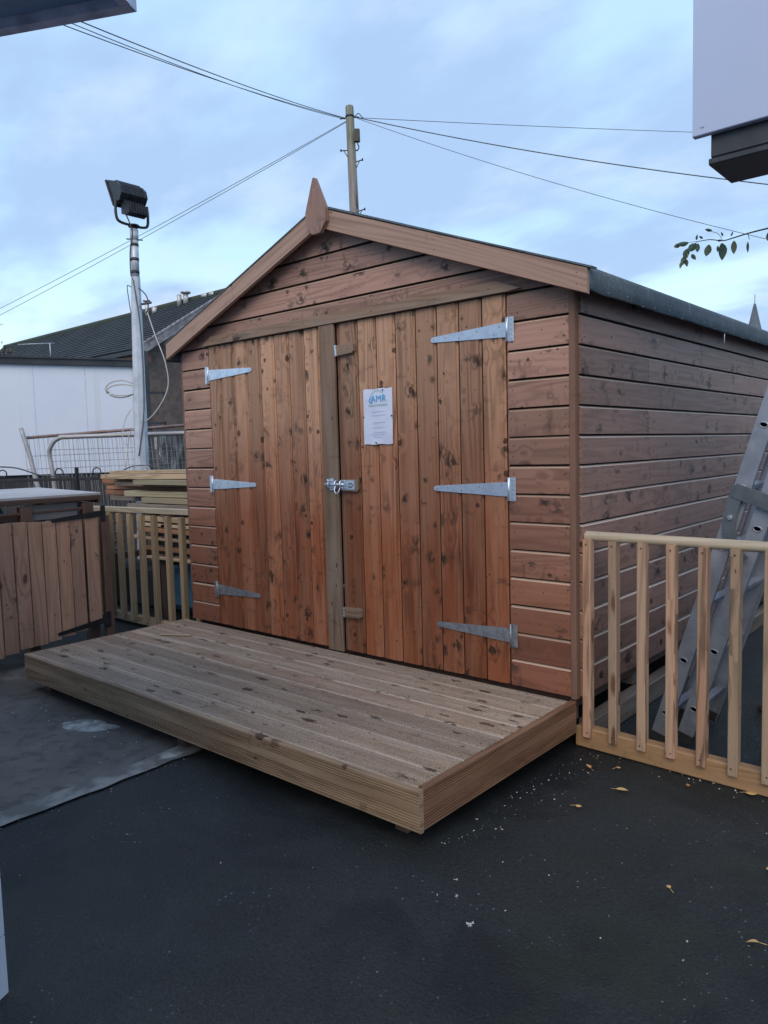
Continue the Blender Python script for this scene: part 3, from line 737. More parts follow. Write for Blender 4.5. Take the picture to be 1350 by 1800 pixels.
def text(body, x, z, size, m, name, parent, bold=0.0, y=-.0322, sx=1.0):
    cu = bpy.data.curves.new(name, 'FONT'); cu.body = body; cu.size = size; cu.extrude = .0002; cu.align_x = 'CENTER'; cu.offset = bold; cu.space_character = 1.05
    to = bpy.data.objects.new(name, cu); C.objects.link(to); bpy.context.view_layer.update()
    me = bpy.data.meshes.new_from_object(to.evaluated_get(bpy.context.evaluated_depsgraph_get())); bpy.data.objects.remove(to)
    org = Vector(parent['_org'])
    for v in me.vertices: v.co = Vector((x + v.co.x * sx, y - v.co.z, z + v.co.y)) - org
    me.materials.clear(); me.materials.append(m)
    o = bpy.data.objects.new(name, me); C.objects.link(o); o.parent = parent; o['_org'] = tuple(org); return o
text('AMR', 1.704, 1.575, .048, m_ink, 'lettering', nt, 0.0, sx=1.02)
lg = MB()
def curl(mb, cx, cz, r, a0, a1, w, n=14):
    for i in range(n):
        t0, t1 = math.radians(a0 + (a1 - a0) * i / n), math.radians(a0 + (a1 - a0) * (i + 1) / n); b = len(mb.v)
        for t_, rr in ((t0, r - w), (t1, r - w), (t1, r), (t0, r)): mb.v.append(Vector((cx + rr * math.cos(t_), -.0323, cz + rr * math.sin(t_))))
        mb.face([b, b + 1, b + 2, b + 3])
curl(lg, 1.652, 1.583, .013, 100, 330, .005); curl(lg, 1.657, 1.596, .007, 60, 200, .003)
lg.build('emblem', m_ink, nt)
fg = MB(); random.seed(3)
def bars(mb, z, x0, x1, h, wmin=.004, wmax=.010):
    x = x0
    while x < x1:
        w = random.uniform(wmin, wmax); b = len(mb.v)
        for (a, c) in ((x, z), (x + w, z), (x + w, z + h), (x, z + h)): mb.v.append(Vector((a, -.0322, c)))
        mb.face([b, b + 1, b + 2, b + 3]); x += w + .003
bars(fg, 1.556, 1.635, 1.752, .009)
fg.build('faint_strapline', m_ink2, nt)
fg = MB(); curl(fg, 1.695, 1.585, .052, 25, 160, .003); fg.build('faint_arc', m_ink2, nt)
fl_ = MB()
for z, a, b_ in ((1.525, 1.66, 1.735), (1.507, 1.655, 1.74), (1.470, 1.66, 1.735), (1.445, 1.66, 1.74), (1.420, 1.655, 1.745), (1.408, 1.65, 1.735), (1.395, 1.665, 1.725)): fl_ = MB(); bars(fl_, z, a, b_, .0035, .003, .012); fl_.build('faint_print', m_ink3, nt)
for ch in nt.children: ch.location.x += .018
random.seed(21)

# ================================================================== decking platform
dk = thing('decking_platform', (1.4, -.56, 0), 'low weathered grooved timber decking platform in front of the shed doors', 'decking')
DZ, D0, D1, DX0, DX1 = .220, -1.110, -.020, -.087, 2.797
ds = MB(); NBD = 8; bw_ = (D1 - D0 - .026) / NBD
def groove(w, pitch, dep, base, edge=.009, h=.0, flat=None):
    """top section across width w with parallel grooves; returns [(a, height)] from 0 to w"""
    o = [(0, base - .005), (.004, base)]; a = edge
    while a + pitch < w - edge + .002:
        if flat and flat[0] < a < flat[1]: a += pitch; continue
        o += [(a, base), (a + pitch * .10, base - dep), (a + pitch * .50, base - dep), (a + pitch * .60, base)]
        a += pitch
    return o + [(w - .004, base), (w, base - .005)]
def deck_strip(base, w):
    def f(p, q):
        if min(p[1], q[1]) < base - .012 or (p[0] in (0, w) and q[0] in (0, w)): return 0
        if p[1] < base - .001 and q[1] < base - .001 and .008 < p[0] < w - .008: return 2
        if max(p[0], q[0]) < .0095 or min(p[0], q[0]) > w - .010: return 3
        return 0
    return f
for i in range(NBD):
    y0 = D0 + .024 + i * bw_; w = bw_ - .0065
    pr = groove(w, .0125, .0045, 0)
    full = pr + [(w, -.024), (0, -.024)]
    dz = random.uniform(-.0012, .0008)
    extrude(ds, (0, y0, DZ + dz), X, Y, Z, full, DX0 + .024, DX1 - .027 + random.uniform(-.002, .001), strip=deck_strip(0, w))
    for xs in (.0, 1.05, 2.15, 2.72):
        for ya in (.03,): disc(ds, (xs + .02 + dev() * 5, y0 + ya, DZ + dz - .001), Z, .0028, 6, .0012, 1)
ds.build('deck_boards', [m_deck, m_nail, m_deck_groove, m_deck_edge], dk)
FH = .145
ff = MB(); extrude(ff, (0, D0 + .022, DZ - .002 - FH), X, Z, (0, -1, 0), [(a, h + .022) for a, h in groove(FH, .0096, .0042, 0, .010, flat=(.062, .088))] + [(FH, 0), (0, 0)], DX0, DX1 - .001, strip=deck_strip(.022, FH))
ff.build('fascia_board', [m_fascia, m_nail, m_fascia_groove, m_fascia], dk)
fe = MB(); extrude(fe, (DX1 - .022, 0, DZ + .001 - FH), Y, Z, X, [(a, h + .022) for a, h in groove(FH, .0096, .0042, 0, .010, flat=(.066, .092))] + [(FH, 0), (0, 0)], D0 + .0225, D1 + .012, strip=deck_strip(.022, FH))
fe.build('fascia_board', [m_fascia_end, m_nail, m_end_groove, m_fascia_end], dk)
fe = MB(); extrude(fe, (DX0 + .022, 0, DZ - .001 - FH), Y, Z, (-1, 0, 0), [(a, h + .022) for a, h in groove(FH, .0096, .0042, 0, .010)] + [(FH, 0), (0, 0)], D0 + .0225, D1 + .012)
fe.build('fascia_board', m_fascia, dk)
jo = MB()
for xs in (.02, .52, 1.07, 1.62, 2.17, 2.72): box(jo, (xs - .022, D0 + .03, .10), (xs + .022, D1, DZ - .027))
jo.build('joist', m_gate_d, dk)
for (x, y) in ((.03, -1.01), (1.37, -1.03), (2.64, -.99), (.03, -.1), (1.37, -.1), (2.64, -.1)):
    lgm = MB(); box(lgm, (x - .03, y - .03, 0), (x + .03, y + .03, .10)); lgm.build('leg', m_gate_d, dk)
stck = MB(); beam(stck, (.20, -.40, DZ + .006), (.38, -.30, DZ + .006), .018, .008); 
tag(stck.build('wood_offcut', m_lumber), 'thin pale stick of wood lying on the decking corner', 'offcut')

# ================================================================== right balustrade
rb_ = thing('balustrade', (3.4, .05, 0), 'pale timber balustrade with rounded handrail beside the ladder', 'balustrade')
def fr(x): return Vector((x, .062 - (x - 2.78) * .043, 0))
ax = (fr(4.2) - fr(2.77)).normalized(); out_ = Vector((-ax.y, ax.x, 0)) * -1
hr = MB(); sect = []
for k in range(16):
    a = 2 * math.pi * k / 16; sect.append((.021 * math.sin(a) + .936, .026 * math.cos(a)))
extrude(hr, fr(2.772), ax, Z, out_, sect, 0, 1.5, sm=True); hr.build('handrail', m_hand, rb_)
kb = MB(); extrude(kb, fr(2.775), ax, Z, out_, [(a + .048, b) for a, b in rect(.090, .058, .005)], 0, 1.5)
kb.build('base_rail', m_kick, rb_)
for i in range(12):
    x = 2.834 + i * .1215 + dev() * 2.5; p = fr(x); bl = MB()
    beam(bl, p + out_ * .028 + Vector((0, 0, .062 + dev() * 4)), p + out_ * .024 + Vector((dev() * 2, 0, .925)), .037, .040, -out_, .003)
    for zz in (.085 + dev() * 4, .905): disc(bl, p + out_ * .0478 + Vector((dev() * 4, 0, zz)), out_, .0032, 8, .0015, 1)
    bl.build('baluster', [m_rail, m_nail], rb_)

# ================================================================== left balustrade
lb = thing('balustrade', (-1.0, .2, 0), 'pale timber picket balustrade between the brown gate and the shed', 'balustrade')
A_, B_ = Vector((-1.74, .224, 0)), Vector((-.03, .186, 0)); ax2 = (B_ - A_).normalized(); o2 = Vector((ax2.y, -ax2.x, 0))
hr = MB(); beam(hr, A_ + Vector((0, 0, .905)), B_ + Vector((0, 0, .925)), .060, .040); hr.build('handrail', m_hand, lb)
hr = MB(); beam(hr, A_ + Vector((0, 0, .05)), B_ + Vector((0, 0, .05)), .05, .06); hr.build('base_rail', m_rail_l, lb)
for x in (-1.60, -1.395, -1.235, -1.075, -.905, -.725, -.535, -.355, -.175):
    t = (x - A_.x) / ax2.x; p = A_ + ax2 * t; bl = MB()
    beam(bl, p + o2 * .03 + Vector((dev() * 2, 0, .045)), p + o2 * .028 + Vector((0, 0, .885)), .042, .040, -o2, .003)
    bl.build('baluster', m_rail_l, lb)

# ================================================================== gate with black strap hinges
gt = thing('wooden_gate', (-.57, -.7, 0), 'brown vertical board gate with black strap hinges left of the decking', 'gate')
gb = MB(); y = -1.62; i = 0
def gx(y): return -.555 - (y + .9) * .075
gw = [.094, .094, .09, .092, .092, .094, .090, .084, .082, .084, .080, .078, .078]
yy = -.350; tops = [.935, .915, .918, .925, .925, .930, .934, .935, .935, .94, .94, .94]
gaps = [.024, .006, .008, .007, .008, .009, .008, .008, .008, .008]
bs = []
yc = -.352
for k in range(11):
    w = .088; gp = gaps[k] if k < len(gaps) else .008
    zb = .165 - .008 * k if k else .19
    pr = rect(w, .018, .003)
    c = Vector((gx(yc - w / 2), yc - w / 2, 0))
    extrude(gb, c, Z, Y, X, pr, zb + dev() * 6, tops[k % 12] + dev() * 3)
    yc -= w + gp
gb.build('board_panel', m_gate, gt)
gf = MB()
beam(gf, (gx(-.35) - .03, -.36, .24), (gx(-1.5) - .03, -1.5, .20), .03, .07); beam(gf, (gx(-.35) - .03, -.36, .80), (gx(-1.5) - .03, -1.5, .80), .03, .07)
beam(gf, (gx(-.35) - .03, -.42, .25), (gx(-1.3) - .03, -1.3, .78), .03, .07)
gf.build('frame', m_gate_d, gt)
for (zc, dz) in ((.945, -.012), (.205, -.02)):
    h_ = MB()
    yy0 = -.318
    a = Vector((gx(yy0) + .012, yy0, zc)); d = Vector((.075, -1, 0)).normalized()
    prism(h_, [(0, .022), (0, -.022), (.36, -.016 + dz * 1.2), (.37, -.004 + dz * 1.2), (.36, .006 + dz * 1.2)], a, d, Z, Vector((1, .075, 0)), .004)
    prism(h_, [(-.028, .055), (-.028, -.055), (.006, -.055), (.006, .055)], a, d, Z, Vector((1, .075, 0)), .005)
    h_.build('strap_hinge', m_black, gt)
gp_ = MB(); box(gp_, (-.635, -.318, 0), (-.585, -.262, .93)); 
tag(gp_.build('gate_post', m_gate_d), 'square brown post that the board gate hangs from', 'gate post')

# ================================================================== raised board-topped frame behind the gate
tbm = thing('slatted_bench', (-1.3, -.6, 0), 'rough bench with smooth grey boarded top behind the brown gate', 'bench')
tp = MB()
P0 = Vector((-.66, -.27, 1.078)); dx = Vector((-.985, .17, 0)).normalized(); dy = Vector((0, -1, 0))
for i in range(7):
    a = P0 + dy * (0.005 + i * 0) + dx * (i * .225)
    extrude(tp, a, dy, dx, Z, [(q + .11, h) for q, h in rect(.222, .018, .002)], -.0 + 0, 1.9)
tp.build('top_board', m_tabletop, tbm)
fr_ = MB()
beam(fr_, (-.665, -.30, 1.052), (-.665, -2.1, 1.052), .022, .030); beam(fr_, (-.66, -.285, 1.040), (-2.1, -.05, 1.040), .022, .05)
beam(fr_, (-.66, -.36, .985), (-.66, -2.1, .965), .018, .018); beam(fr_, (-.70, -.78, .955), (-.70, -2.1, .95), .02, .05)
fr_.build('frame', m_gate_d, tbm)
for (x, y) in ((-.67, -.38), (-.67, -.80), (-.67, -2.0), (-1.9, -.15), (-1.9, -2.0)):
    l_ = MB(); box(l_, (x - .035, y - .035, 0), (x + .035, y + .035, 1.02)); l_.build('leg', m_gate_d, tbm)
sl = MB()
for z in (.99, .925): beam(sl, (-.74, -.34, z), (-1.9, -.10, z), .02, .052)
for z in (1.005, .945): beam(sl, (-.73, -.42, z), (-.74, -.76, z), .016, .045)
sl.build('slat', m_tabletop, tbm)
bc = MB(); box(bc, (-1.8, -1.9, .45), (-.80, -.88, 1.015), .03)
for i in range(6): box(bc, (-.812, -1.85 + i * .16, .47), (-.793, -1.80 + i * .16, .99), .004)
tag(bc.build('plastic_crate', m_blue), 'blue ribbed plastic crate stored under the grey bench top', 'crate')

# ================================================================== timber pile behind left balustrade
GP = 'planks in the timber pile behind the picket balustrade'
def plank(x0, x1, y, z, w, h, m, label, skew=0.0, tilt=0.0):
    mb = MB(); beam(mb, (x0, y, z), (x1, y + skew, z + tilt), w, h, (0, 0, 1), .002)
    tag(mb.build('timber_plank', m), label, 'plank', GP)
plank(-2.20, .2, .74, 1.188, .16, .030, m_lumber, 'long pale plank lying topmost on the timber pile', .02, .012)
plank(-2.25, .2, .66, 1.150, .12, .040, m_lumber, 'pale yellow plank second from the top of the timber pile', .03, .010)
plank(-1.62, .2, .60, 1.108, .10, .042, m_lumber_g, 'greenish plank set back third from the top of the pile', .02, .0)
plank(-2.52, .2, .80, 1.100, .10, .045, m_lumber_o, 'orange brown plank sticking out at the left end of the pile', .0, .01)
plank(-2.10, .2, .70, 1.085, .10, .036, m_pallet, 'dark brown board under the greenish plank in the pile', .0, .0)
plank(-1.86, .2, .66, 1.005, .12, .048, m_lumber_g, 'green treated beam at mid height of the pile, longer one', .02, .004)
plank(-1.52, .2, .62, .955, .12, .044, m_lumber_g, 'green treated beam directly under the longer green beam', .02, .0)
plank(-2.46, .2, .82, 1.050, .10, .045, m_lumber_o, 'orange end-grain plank below the topmost orange plank', 0, 0)
plank(-2.45, .2, .80, .998, .10, .045, m_lumber_o, 'lower orange brown plank at the left of the pile', 0, 0)
plank(-2.30, .2, .76, .950, .10, .040, m_pallet, 'dark weathered board low at the left of the pile', 0, 0)
plank(-1.72, .2, .60, .905, .12, .034, m_pallet, 'brown board just above the balustrade handrail', .02, .01)
plank(-1.60, .2, .60, .800, .10, .040, m_lumber, 'pale plank seen through the pickets, highest below the handrail', 0, 0)
plank(-1.50, .2, .58, .752, .12, .022, m_lumber, 'thin pale plank seen through the pickets under the highest one', 0, 0)
plank(-1.55, .2, .58, .712, .12, .036, m_lumber_o, 'orange plank seen through the pickets', 0, 0)
plank(-1.70, .2, .56, .640, .10, .020, m_lumber, 'thin pale plank resting low behind the pickets', 0, 0)
plank(-1.45, .2, .56, .560, .10, .030, m_lumber_o, 'low orange plank behind the pickets above the blue tarp', 0, 0)
plank(-1.35, .2, .54, .490, .14, .018, m_lumber, 'lowest thin pale plank behind the pickets', 0, 0)
tr_ = thing('timber_trestle', (-1.2, .7, 0), 'dark timber trestle carrying the plank pile behind the pickets', 'trestle')
for x in (-1.95, -1.15, -.35):
    m_ = MB()
    box(m_, (x - .035, .50, 0), (x + .035, .57, .47)); box(m_, (x - .035, .88, 0), (x + .035, .95, .95)); box(m_, (x - .03, .5, .42), (x + .03, .95, .475))
    for zz in (.53, .60, .68, .775, .86): box(m_, (x - .03, .52, zz - .035), (x + .03, .62, zz - .012))
    m_.build('leg', m_gate_d, tr_)
tp2 = MB()
n = 16
box(tp2, (-1.3, .62, .02), (-.1, 1.3, .44), .06)
tag(tp2.build('tarp_bundle', m_blue), 'blue tarpaulin bundle stored under the timber pile', 'tarp bundle')
dk2 = MB(); box(dk2, (-2.2, .97, 0), (-.3, 1.12, .90), .03); box(dk2, (-2.2, .62, .0), (-1.4, .9, .36), .03)  # blocks added to keep the gap behind the pickets dark
tag(dk2.build('added_dark_stack', m_dark), 'added black stack that darkens the gap behind the timber pile', 'stack')

# ================================================================== ladder leaning beyond the right balustrade
ld = thing('ladder', (3.1, .3, 0), 'grey aluminium double section ladder leaning behind the right balustrade', 'ladder')
lv = Vector((3.331 - 3.025, 0, .997)).normalized(); ln = Vector((lv.z, 0, -lv.x))
def stile(a, y, L_, nm, face):
    m_ = MB(); w, t = .066, .022
    # C-channel: web facing y, flanges
    s = face
    prof = [(-w / 2, 0), (w / 2, 0), (w / 2, t), (w / 2 - .003, t), (w / 2 - .003, .003), (-w / 2 + .003, .003), (-w / 2 + .003, t), (-w / 2, t)]
    extrude(m_, Vector(a) + Vector((0, y, 0)), lv, ln, Vector((0, s, 0)), prof, 0, L_)
    return m_.build(nm, m_alu, ld)
secs = [(Vector((3.030, 0, .005)), 2.6), (Vector((3.146, 0, .028)), 2.3)]
offs = [(.14, .30), (.19, .30)]
for si, (a, L_) in enumerate(secs):
    stile(a, .30, L_, 'stile', 1); stile(a, .66, L_, 'stile', -1)
    zs = [ (1.252 if 0 else 0)]
    dists = [.138 + .262 * k for k in range(9)] if si == 0 else [.158 + .277 * k for k in range(8)]
    for d in dists:
        c = a + lv * d; rg_ = MB()
        extrude(rg_, c, Y, lv, ln, [(.011, -.016), (-.006, -.017), (-.013, -.008), (-.013, .008), (-.006, .017), (.011, .016)], .303, .657)
        rg_.build('rung', m_alu, ld)
        # swaged rung end, seen as an oval rim with a dark hole on the outer web
        e_ = MB(); ring = []
        for k in range(15):
            t = 2 * math.pi * k / 14; ring.append(c + lv * (.0125 * math.sin(t) if math.sin(t) < 0 else .009 * math.sin(t)) + ln * (.0165 * math.cos(t)) + Vector((0, .2995, 0)))
        tube(e_, ring, .0032, 6, 0, cap=False)
        b = len(e_.v)
        for p in ring[:-1]: e_.v.append(p + Vector((0, -.0004, 0)))
        e_.face(list(range(b, b + 14)), None, mi=1); e_.face(list(range(b, b + 14))[::-1], None, mi=1)
        e_.build('rung_end', [m_alu, m_nail], ld)
bk = MB(); yb = .276
def onl(a, d, s=0): return a + lv * d + ln * s
c1_ = onl(secs[0][0], 1.16); 
cur = spl([onl(secs[0][0], 1.19, -.008), onl(secs[0][0], 1.08, -.006), onl(secs[0][0], 1.00, .012), onl(secs[0][0], .94, .055), onl(secs[0][0], .905, .10)], 6)
for i in range(len(cur) - 1): beam(bk, Vector((cur[i].x, yb, cur[i].z)), Vector((cur[i + 1].x, yb, cur[i + 1].z)), .052, .006, (0, 1, 0), .001)
beam(bk, onl(secs[0][0], 1.17, -.02) + Vector((0, yb - .004, 0)), onl(secs[0][0], 1.155, .19) + Vector((0, yb - .004, 0)), .060, .006, (0, 1, 0), .001)
for (d, s) in ((1.06, .0), (1.17, .13), (.93, .085), (.945, .045)):
    disc(bk, onl(secs[0][0], d, s) + Vector((0, yb - .004, 0)), (0, -1, 0), .011, 10, .010, 1); disc(bk, onl(secs[0][0], d, s) + Vector((0, yb - .014, 0)), (0, -1, 0), .006, 8, .008, 1)
bk.build('locking_bracket', [m_alu_d, m_screw], ld)
for si, (a, L_) in enumerate(secs):
    for yv in (.295, .64):
        ft_ = MB(); beam(ft_, a + Vector((0, yv + .012, .0)) - lv * .002, a + Vector((0, yv + .012, 0)) + lv * .035, .070, .026, (0, 1, 0), .003); ft_.build('foot', m_tyre, ld)
# black slabs / sheets stacked behind balustrade
for i, (z, x0, y0, lab) in enumerate(((.0, 3.28, .95, 'bottom'), (.05, 3.32, .90, 'middle'), (.12, 3.36, 1.00, 'top'))):
    m_ = MB(); box(m_, (x0, y0, z + .004), (x0 + .9, y0 + .55, z + .034), .006); box(m_, (x0 + .05, y0 + .05, z + .034), (x0 + .85, y0 + .08, z + .05), .003); box(m_, (x0 + .05, y0 + .45, z + .034), (x0 + .85, y0 + .48, z + .05), .003)
    tag(m_.build('plastic_pallet', m_tyre), 'flat black plastic pallet on the ground beyond the ladder, %s of the stack' % lab, 'pallet', 'black plastic pallets')
tq = MB(); nx2, ny2 = 26, 30
for j in range(ny2 + 1):
    for i in range(nx2 + 1):
        a, b_ = i / nx2, j / ny2; x = 3.22 + 1.0 * a; y = 1.62 + 2.2 * b_
        e_ = min(1, min(a, 1 - a) * 7, min(b_, 1 - b_) * 9); h = e_ * (.36 + .10 * mnoise.noise(Vector((x * 2.1, y * 1.7, 3)))) + .03 * mnoise.noise(Vector((x * 7, y * 6, 1))) * e_ + .004
        tq.v.append(Vector((x + .04 * mnoise.noise(Vector((x * 3, y * 5, 8))), y + .04 * mnoise.noise(Vector((x * 4, y * 3, 2))), max(.003, h))))
for j in range(ny2):
    for i in range(nx2):
        a = j * (nx2 + 1) + i; tq.face([a, a + 1, a + nx2 + 2, a + nx2 + 1], None, sm=True)
tag(tq.build('black_tarpaulin', m_black), 'black tarpaulin draped over a low heap in the passage behind the ladder', 'tarpaulin')
m_ = MB(); beam(m_, (3.45, .42, .03), (3.95, .28, .03), .07, .045)
tag(m_.build('timber_offcut', m_kick), 'short brown timber offcut on the ground behind the balustrade', 'offcut')

# ================================================================== lamp mast
lm = thing('floodlight_mast', (-2.35, 1.064, 0), 'tall tapering galvanised mast with black floodlight on top', 'floodlight')
pb, pt = Vector((-2.349, 1.064, 0)), Vector((-2.611, 1.301, 3.602))
def seat(mb):       # head drawn about its own foot, then set on the mast top
    for i, v in enumerate(mb.v): mb.v[i] = pt + (v - Vector((-1.785, .80, 3.335))) * 1.0
    return mb
def pm(t): return pb.lerp(pt, t)
mm = MB()
tube(mm, [pm(0), pm(.36), pm(.80), pm(.86)], [.072, .070, .050, .044], 8, sm=False); mm.build('pole', m_pole_galv, lm)
mm = MB(); tube(mm, [pm(.86), pm(.97)], .039, 14); 
for t in (.87, .905, .945): tube(mm, [pm(t), pm(t + .008)], .041, 14, 1)
tube(mm, [pm(.962), pm(.992)], .042, 12); tube(mm, [pm(.985), pm(1.0)], .030, 12, 1); tube(mm, [pm(1.0), pm(1.004)], .055, 12, 1)
c = pm(.965); tube(mm, [c + Vector((-.06, -.05, .01)), c + Vector((.07, .05, -.01))], .006, 6, 1)
mm.build('collar', [m_pole_galv, m_fixture], lm)
hd_ = MB()
prof = [(-1.975, 3.785), (-1.93, 3.785), (-1.80, 3.745), (-1.735, 3.69), (-1.715, 3.62), (-1.76, 3.56), (-1.85, 3.535), (-1.868, 3.538)]
prism(hd_, prof, (0, .64, 0), X, Z, Y, .29)
prism(hd_, [(-1.992, 3.792), (-1.972, 3.798), (-1.85, 3.528), (-1.868, 3.522)], (0, .63, 0), X, Z, Y, .31)
for i in range(8):
    y = .675 + i * .03; prism(hd_, [(-1.90, 3.775), (-1.86, 3.778), (-1.80, 3.755), (-1.73, 3.70), (-1.708, 3.62), (-1.75, 3.555), (-1.77, 3.60)], (0, y, 0), X, Z, Y, .008)
seat(hd_).build('lamp_housing', m_fixture, lm)
gl = MB(); b = 0
prism(gl, [(-1.994, 3.782), (-1.990, 3.784), (-1.872, 3.524), (-1.876, 3.522)], (0, .645, 0), X, Z, Y, .28); seat(gl).build('lens', m_glass, lm)
gr_ = MB(); prism(gr_, [(-1.80, 3.545), (-1.74, 3.565), (-1.665, 3.50), (-1.650, 3.43), (-1.72, 3.41), (-1.80, 3.44)], (0, .68, 0), X, Z, Y, .20)
for i in range(7): prism(gr_, [(-1.75, 3.575), (-1.655, 3.51), (-1.638, 3.44), (-1.66, 3.44)], (0, .69 + i * .029, 0), X, Z, Y, .008)
seat(gr_).build('gear_box', m_fixture, lm)
bk_ = MB(); tube(bk_, spl([(-1.80, .625, 3.56), (-1.80, .62, 3.43), (-1.79, .65, 3.36), (-1.785, .80, 3.345), (-1.775, .90, 3.345), (-1.77, .945, 3.37), (-1.77, .955, 3.46), (-1.78, .955, 3.56)], 6), .014, 6)
seat(bk_).build('bracket', m_fixture, lm)
cb = MB()
tube(cb, spl([pt + Vector((0, -.09, .13)), pm(.985) + Vector((.03, -.04, 0)), pm(.93) + Vector((0, -.05, 0)), pm(.87) + Vector((-.035, -.03, 0)), pm(.84) + Vector((.03, -.04, 0)), pm(.7) + Vector((.065, .0, 0)), pm(.5) + Vector((.072, 0, 0)), pm(.37) + Vector((.05, -.06, 0))], 6), .006, 6)
tube(cb, spl([pm(.83) + Vector((.05, 0, 0)), pm(.80) + Vector((.12, .04, .02)), pm(.775) + Vector((.13, .05, 0)), pm(.76) + Vector((.10, .03, 0)), pm(.78) + Vector((.06, 0, 0))], 5), .006, 6)
tube(cb, [pm(.785) + Vector((.06, .02, 0)), pm(.785) + Vector((.17, .06, .005))], .011, 6)
tube(cb, spl([pm(.835) + Vector((-.04, -.03, 0)), pm(.835) + Vector((-.075, -.05, .01)), pm(.80) + Vector((-.07, -.04, 0)), pm(.755) + Vector((-.045, -.03, -.02))], 5), .005, 6)
cb.build('cable', m_cable, lm)
cw = MB()
tube(cw, spl([pm(.775) + Vector((.10, .04, 0)), pm(.70) + Vector((.18, .08, 0)), pm(.62) + Vector((.27, .13, 0)), pm(.55) + Vector((.26, .15, 0)), pm(.48) + Vector((.13, .06, 0)), pm(.44) + Vector((-.03, -.08, 0)), pm(.39) + Vector((-.08, -.10, 0)), pm(.32) + Vector((-.09, -.12, 0)), pm(.24) + Vector((-.08, -.10, 0))], 7), .0055, 6)
tube(cw, spl([pm(.50) + Vector((-.03, -.07, 0)), pm(.47) + Vector((-.11, -.10, 0)), pm(.42) + Vector((-.14, -.12, 0)), pm(.40) + Vector((-.10, -.10, 0))], 6), .004, 6)
for k in range(2):
    c = pm(.555) + Vector((-.14, -.12, 0)); pts = []
    for i in range(15):
        a = math.radians(-30 + i * 25); pts.append(c + Vector((-.115 * math.cos(a) + .03 * k, -.10 * math.cos(a), (.085 - .03 * k) * math.sin(a) - .012 * k)))
    tube(cw, pts, .007, 6)
cw.build('pale_cable', m_cable_w, lm)

# ================================================================== temporary mesh fence panels and iron railing
def wires(mb, O, d, w, h0, h1, n, lean, m=0, r=.0022):
    for i in range(1, n):
        t = i / n; p = O + d * (w * t); tube(mb, [p + Vector((0, 0, h0)) + lean * h0, p + Vector((0, 0, h1)) + lean * h1], r, 4, m)
pA = thing('mesh_fence_panel', (-3.9, .75, 0), 'rusty topped wire mesh fence panel leaning behind the pile', 'mesh fence')
a0 = Vector((-4.03, .73, 0)); b0 = Vector((-2.45, 2.12, 0)); d0 = (b0 - a0).normalized(); w0 = (b0 - a0).length
m_ = MB(); tube(m_, [a0 + Vector((.0, 0, 1.56)), b0 + Vector((0, 0, 1.67))], .017, 8); m_.build('top_tube', m_rust2, pA)
m_ = MB(); tube(m_, spl([(-3.97, .66, 1.66), (-3.89, .70, 1.37), (-3.83, .72, 1.10), (-3.80, .74, .9), (-3.75, .76, 0)], 4), .025, 8); m_.build('end_post', m_rust, pA)
m_ = MB(); wires(m_, a0, d0, w0, .0, 1.60, 40, Vector((-.035, -.03, 0)), r=.0022)
for z in (1.22, 1.36): tube(m_, [a0 + Vector((0, 0, z)), b0 + Vector((0, 0, z + .03))], .0032, 4)
m_.build('mesh', m_wire, pA)
pB = thing('mesh_fence_panel', (-3.5, .75, 0), 'grey tube mesh fence panel with a rounded corner', 'mesh fence')
a1 = Vector((-3.50, .74, 0)); d1 = (Vector((-2.45, 1.70, 0)) - a1).normalized()
m_ = MB(); tube(m_, spl([a1 + Vector((.06, .04, 0)), a1 + Vector((.02, .01, 1.05)), a1 + Vector((-.02, -.0, 1.34)), a1 + d1 * .005 + Vector((0, 0, 1.45)), a1 + d1 * .09 + Vector((0, 0, 1.535)), a1 + d1 * .3 + Vector((0, 0, 1.55)), a1 + d1 * 1.8 + Vector((0, 0, 1.56))], 6), .023, 8); m_.build('frame_tube', m_rust, pB)
m_ = MB(); wires(m_, a1, d1, 1.7, .0, 1.545, 46, Vector((-.03, -.026, 0)), r=.0016)
for z in (1.17, 1.30, 1.42): tube(m_, [a1 + Vector((0, 0, z)), a1 + d1 * 1.7 + Vector((0, 0, z))], .003, 4)
m_.build('mesh', m_wire, pB)
ir = thing('iron_railing', (-2.6, .7, 0), 'low black iron railing with curled scroll tops', 'railing')
qd = (Vector((-1.885, 1.291, 0)) - Vector((-3.236, .116, 0))).normalized(); q0 = Vector((-3.236, .116, 0)) - qd * .7; ql = 2.65; q1 = q0 + qd * ql
m_ = MB(); beam(m_, q0 + Vector((0, 0, 1.13)), q1 + Vector((0, 0, 1.13)), .012, .03); beam(m_, q0 + Vector((0, 0, .3)), q1 + Vector((0, 0, .3)), .012, .03); m_.build('rail', m_black, ir)
m_ = MB()
for i in range(20):
    p = q0 + qd * (ql * (i + .5) / 20); m_ = MB(); tube(m_, [p, p + Vector((0, 0, 1.125))], .008, 5); m_.build('bar', m_black, ir)
for i, t in enumerate((.7 + .02, .7 + .56, .7 + .92, .7 + 1.30, .7 + 1.39)):
    c = q0 + qd * t + Vector((0, 0, 1.195)); m_ = MB(); pts = []
    for k in range(22):
        a = math.radians(-90 + k * 19); r_ = .044 - .0007 * k; pts.append(c + qd * (r_ * math.cos(a)) + Vector((0, 0, r_ * math.sin(a))))
    tube(m_, pts, .006, 5); m_.build('scroll', m_black if i < 3 else m_pole_galv, ir)
m_ = MB(); tube(m_, spl([q0 + qd * .55 + Vector((0, 0, 1.27)), q0 + qd * .85 + Vector((0, 0, 1.25)), q0 + qd * 1.1 + Vector((0, 0, 1.17)), q0 + qd * 1.35 + Vector((0, 0, 1.16))], 6), .007, 5); m_.build('curved_top_bar', m_cable, ir)
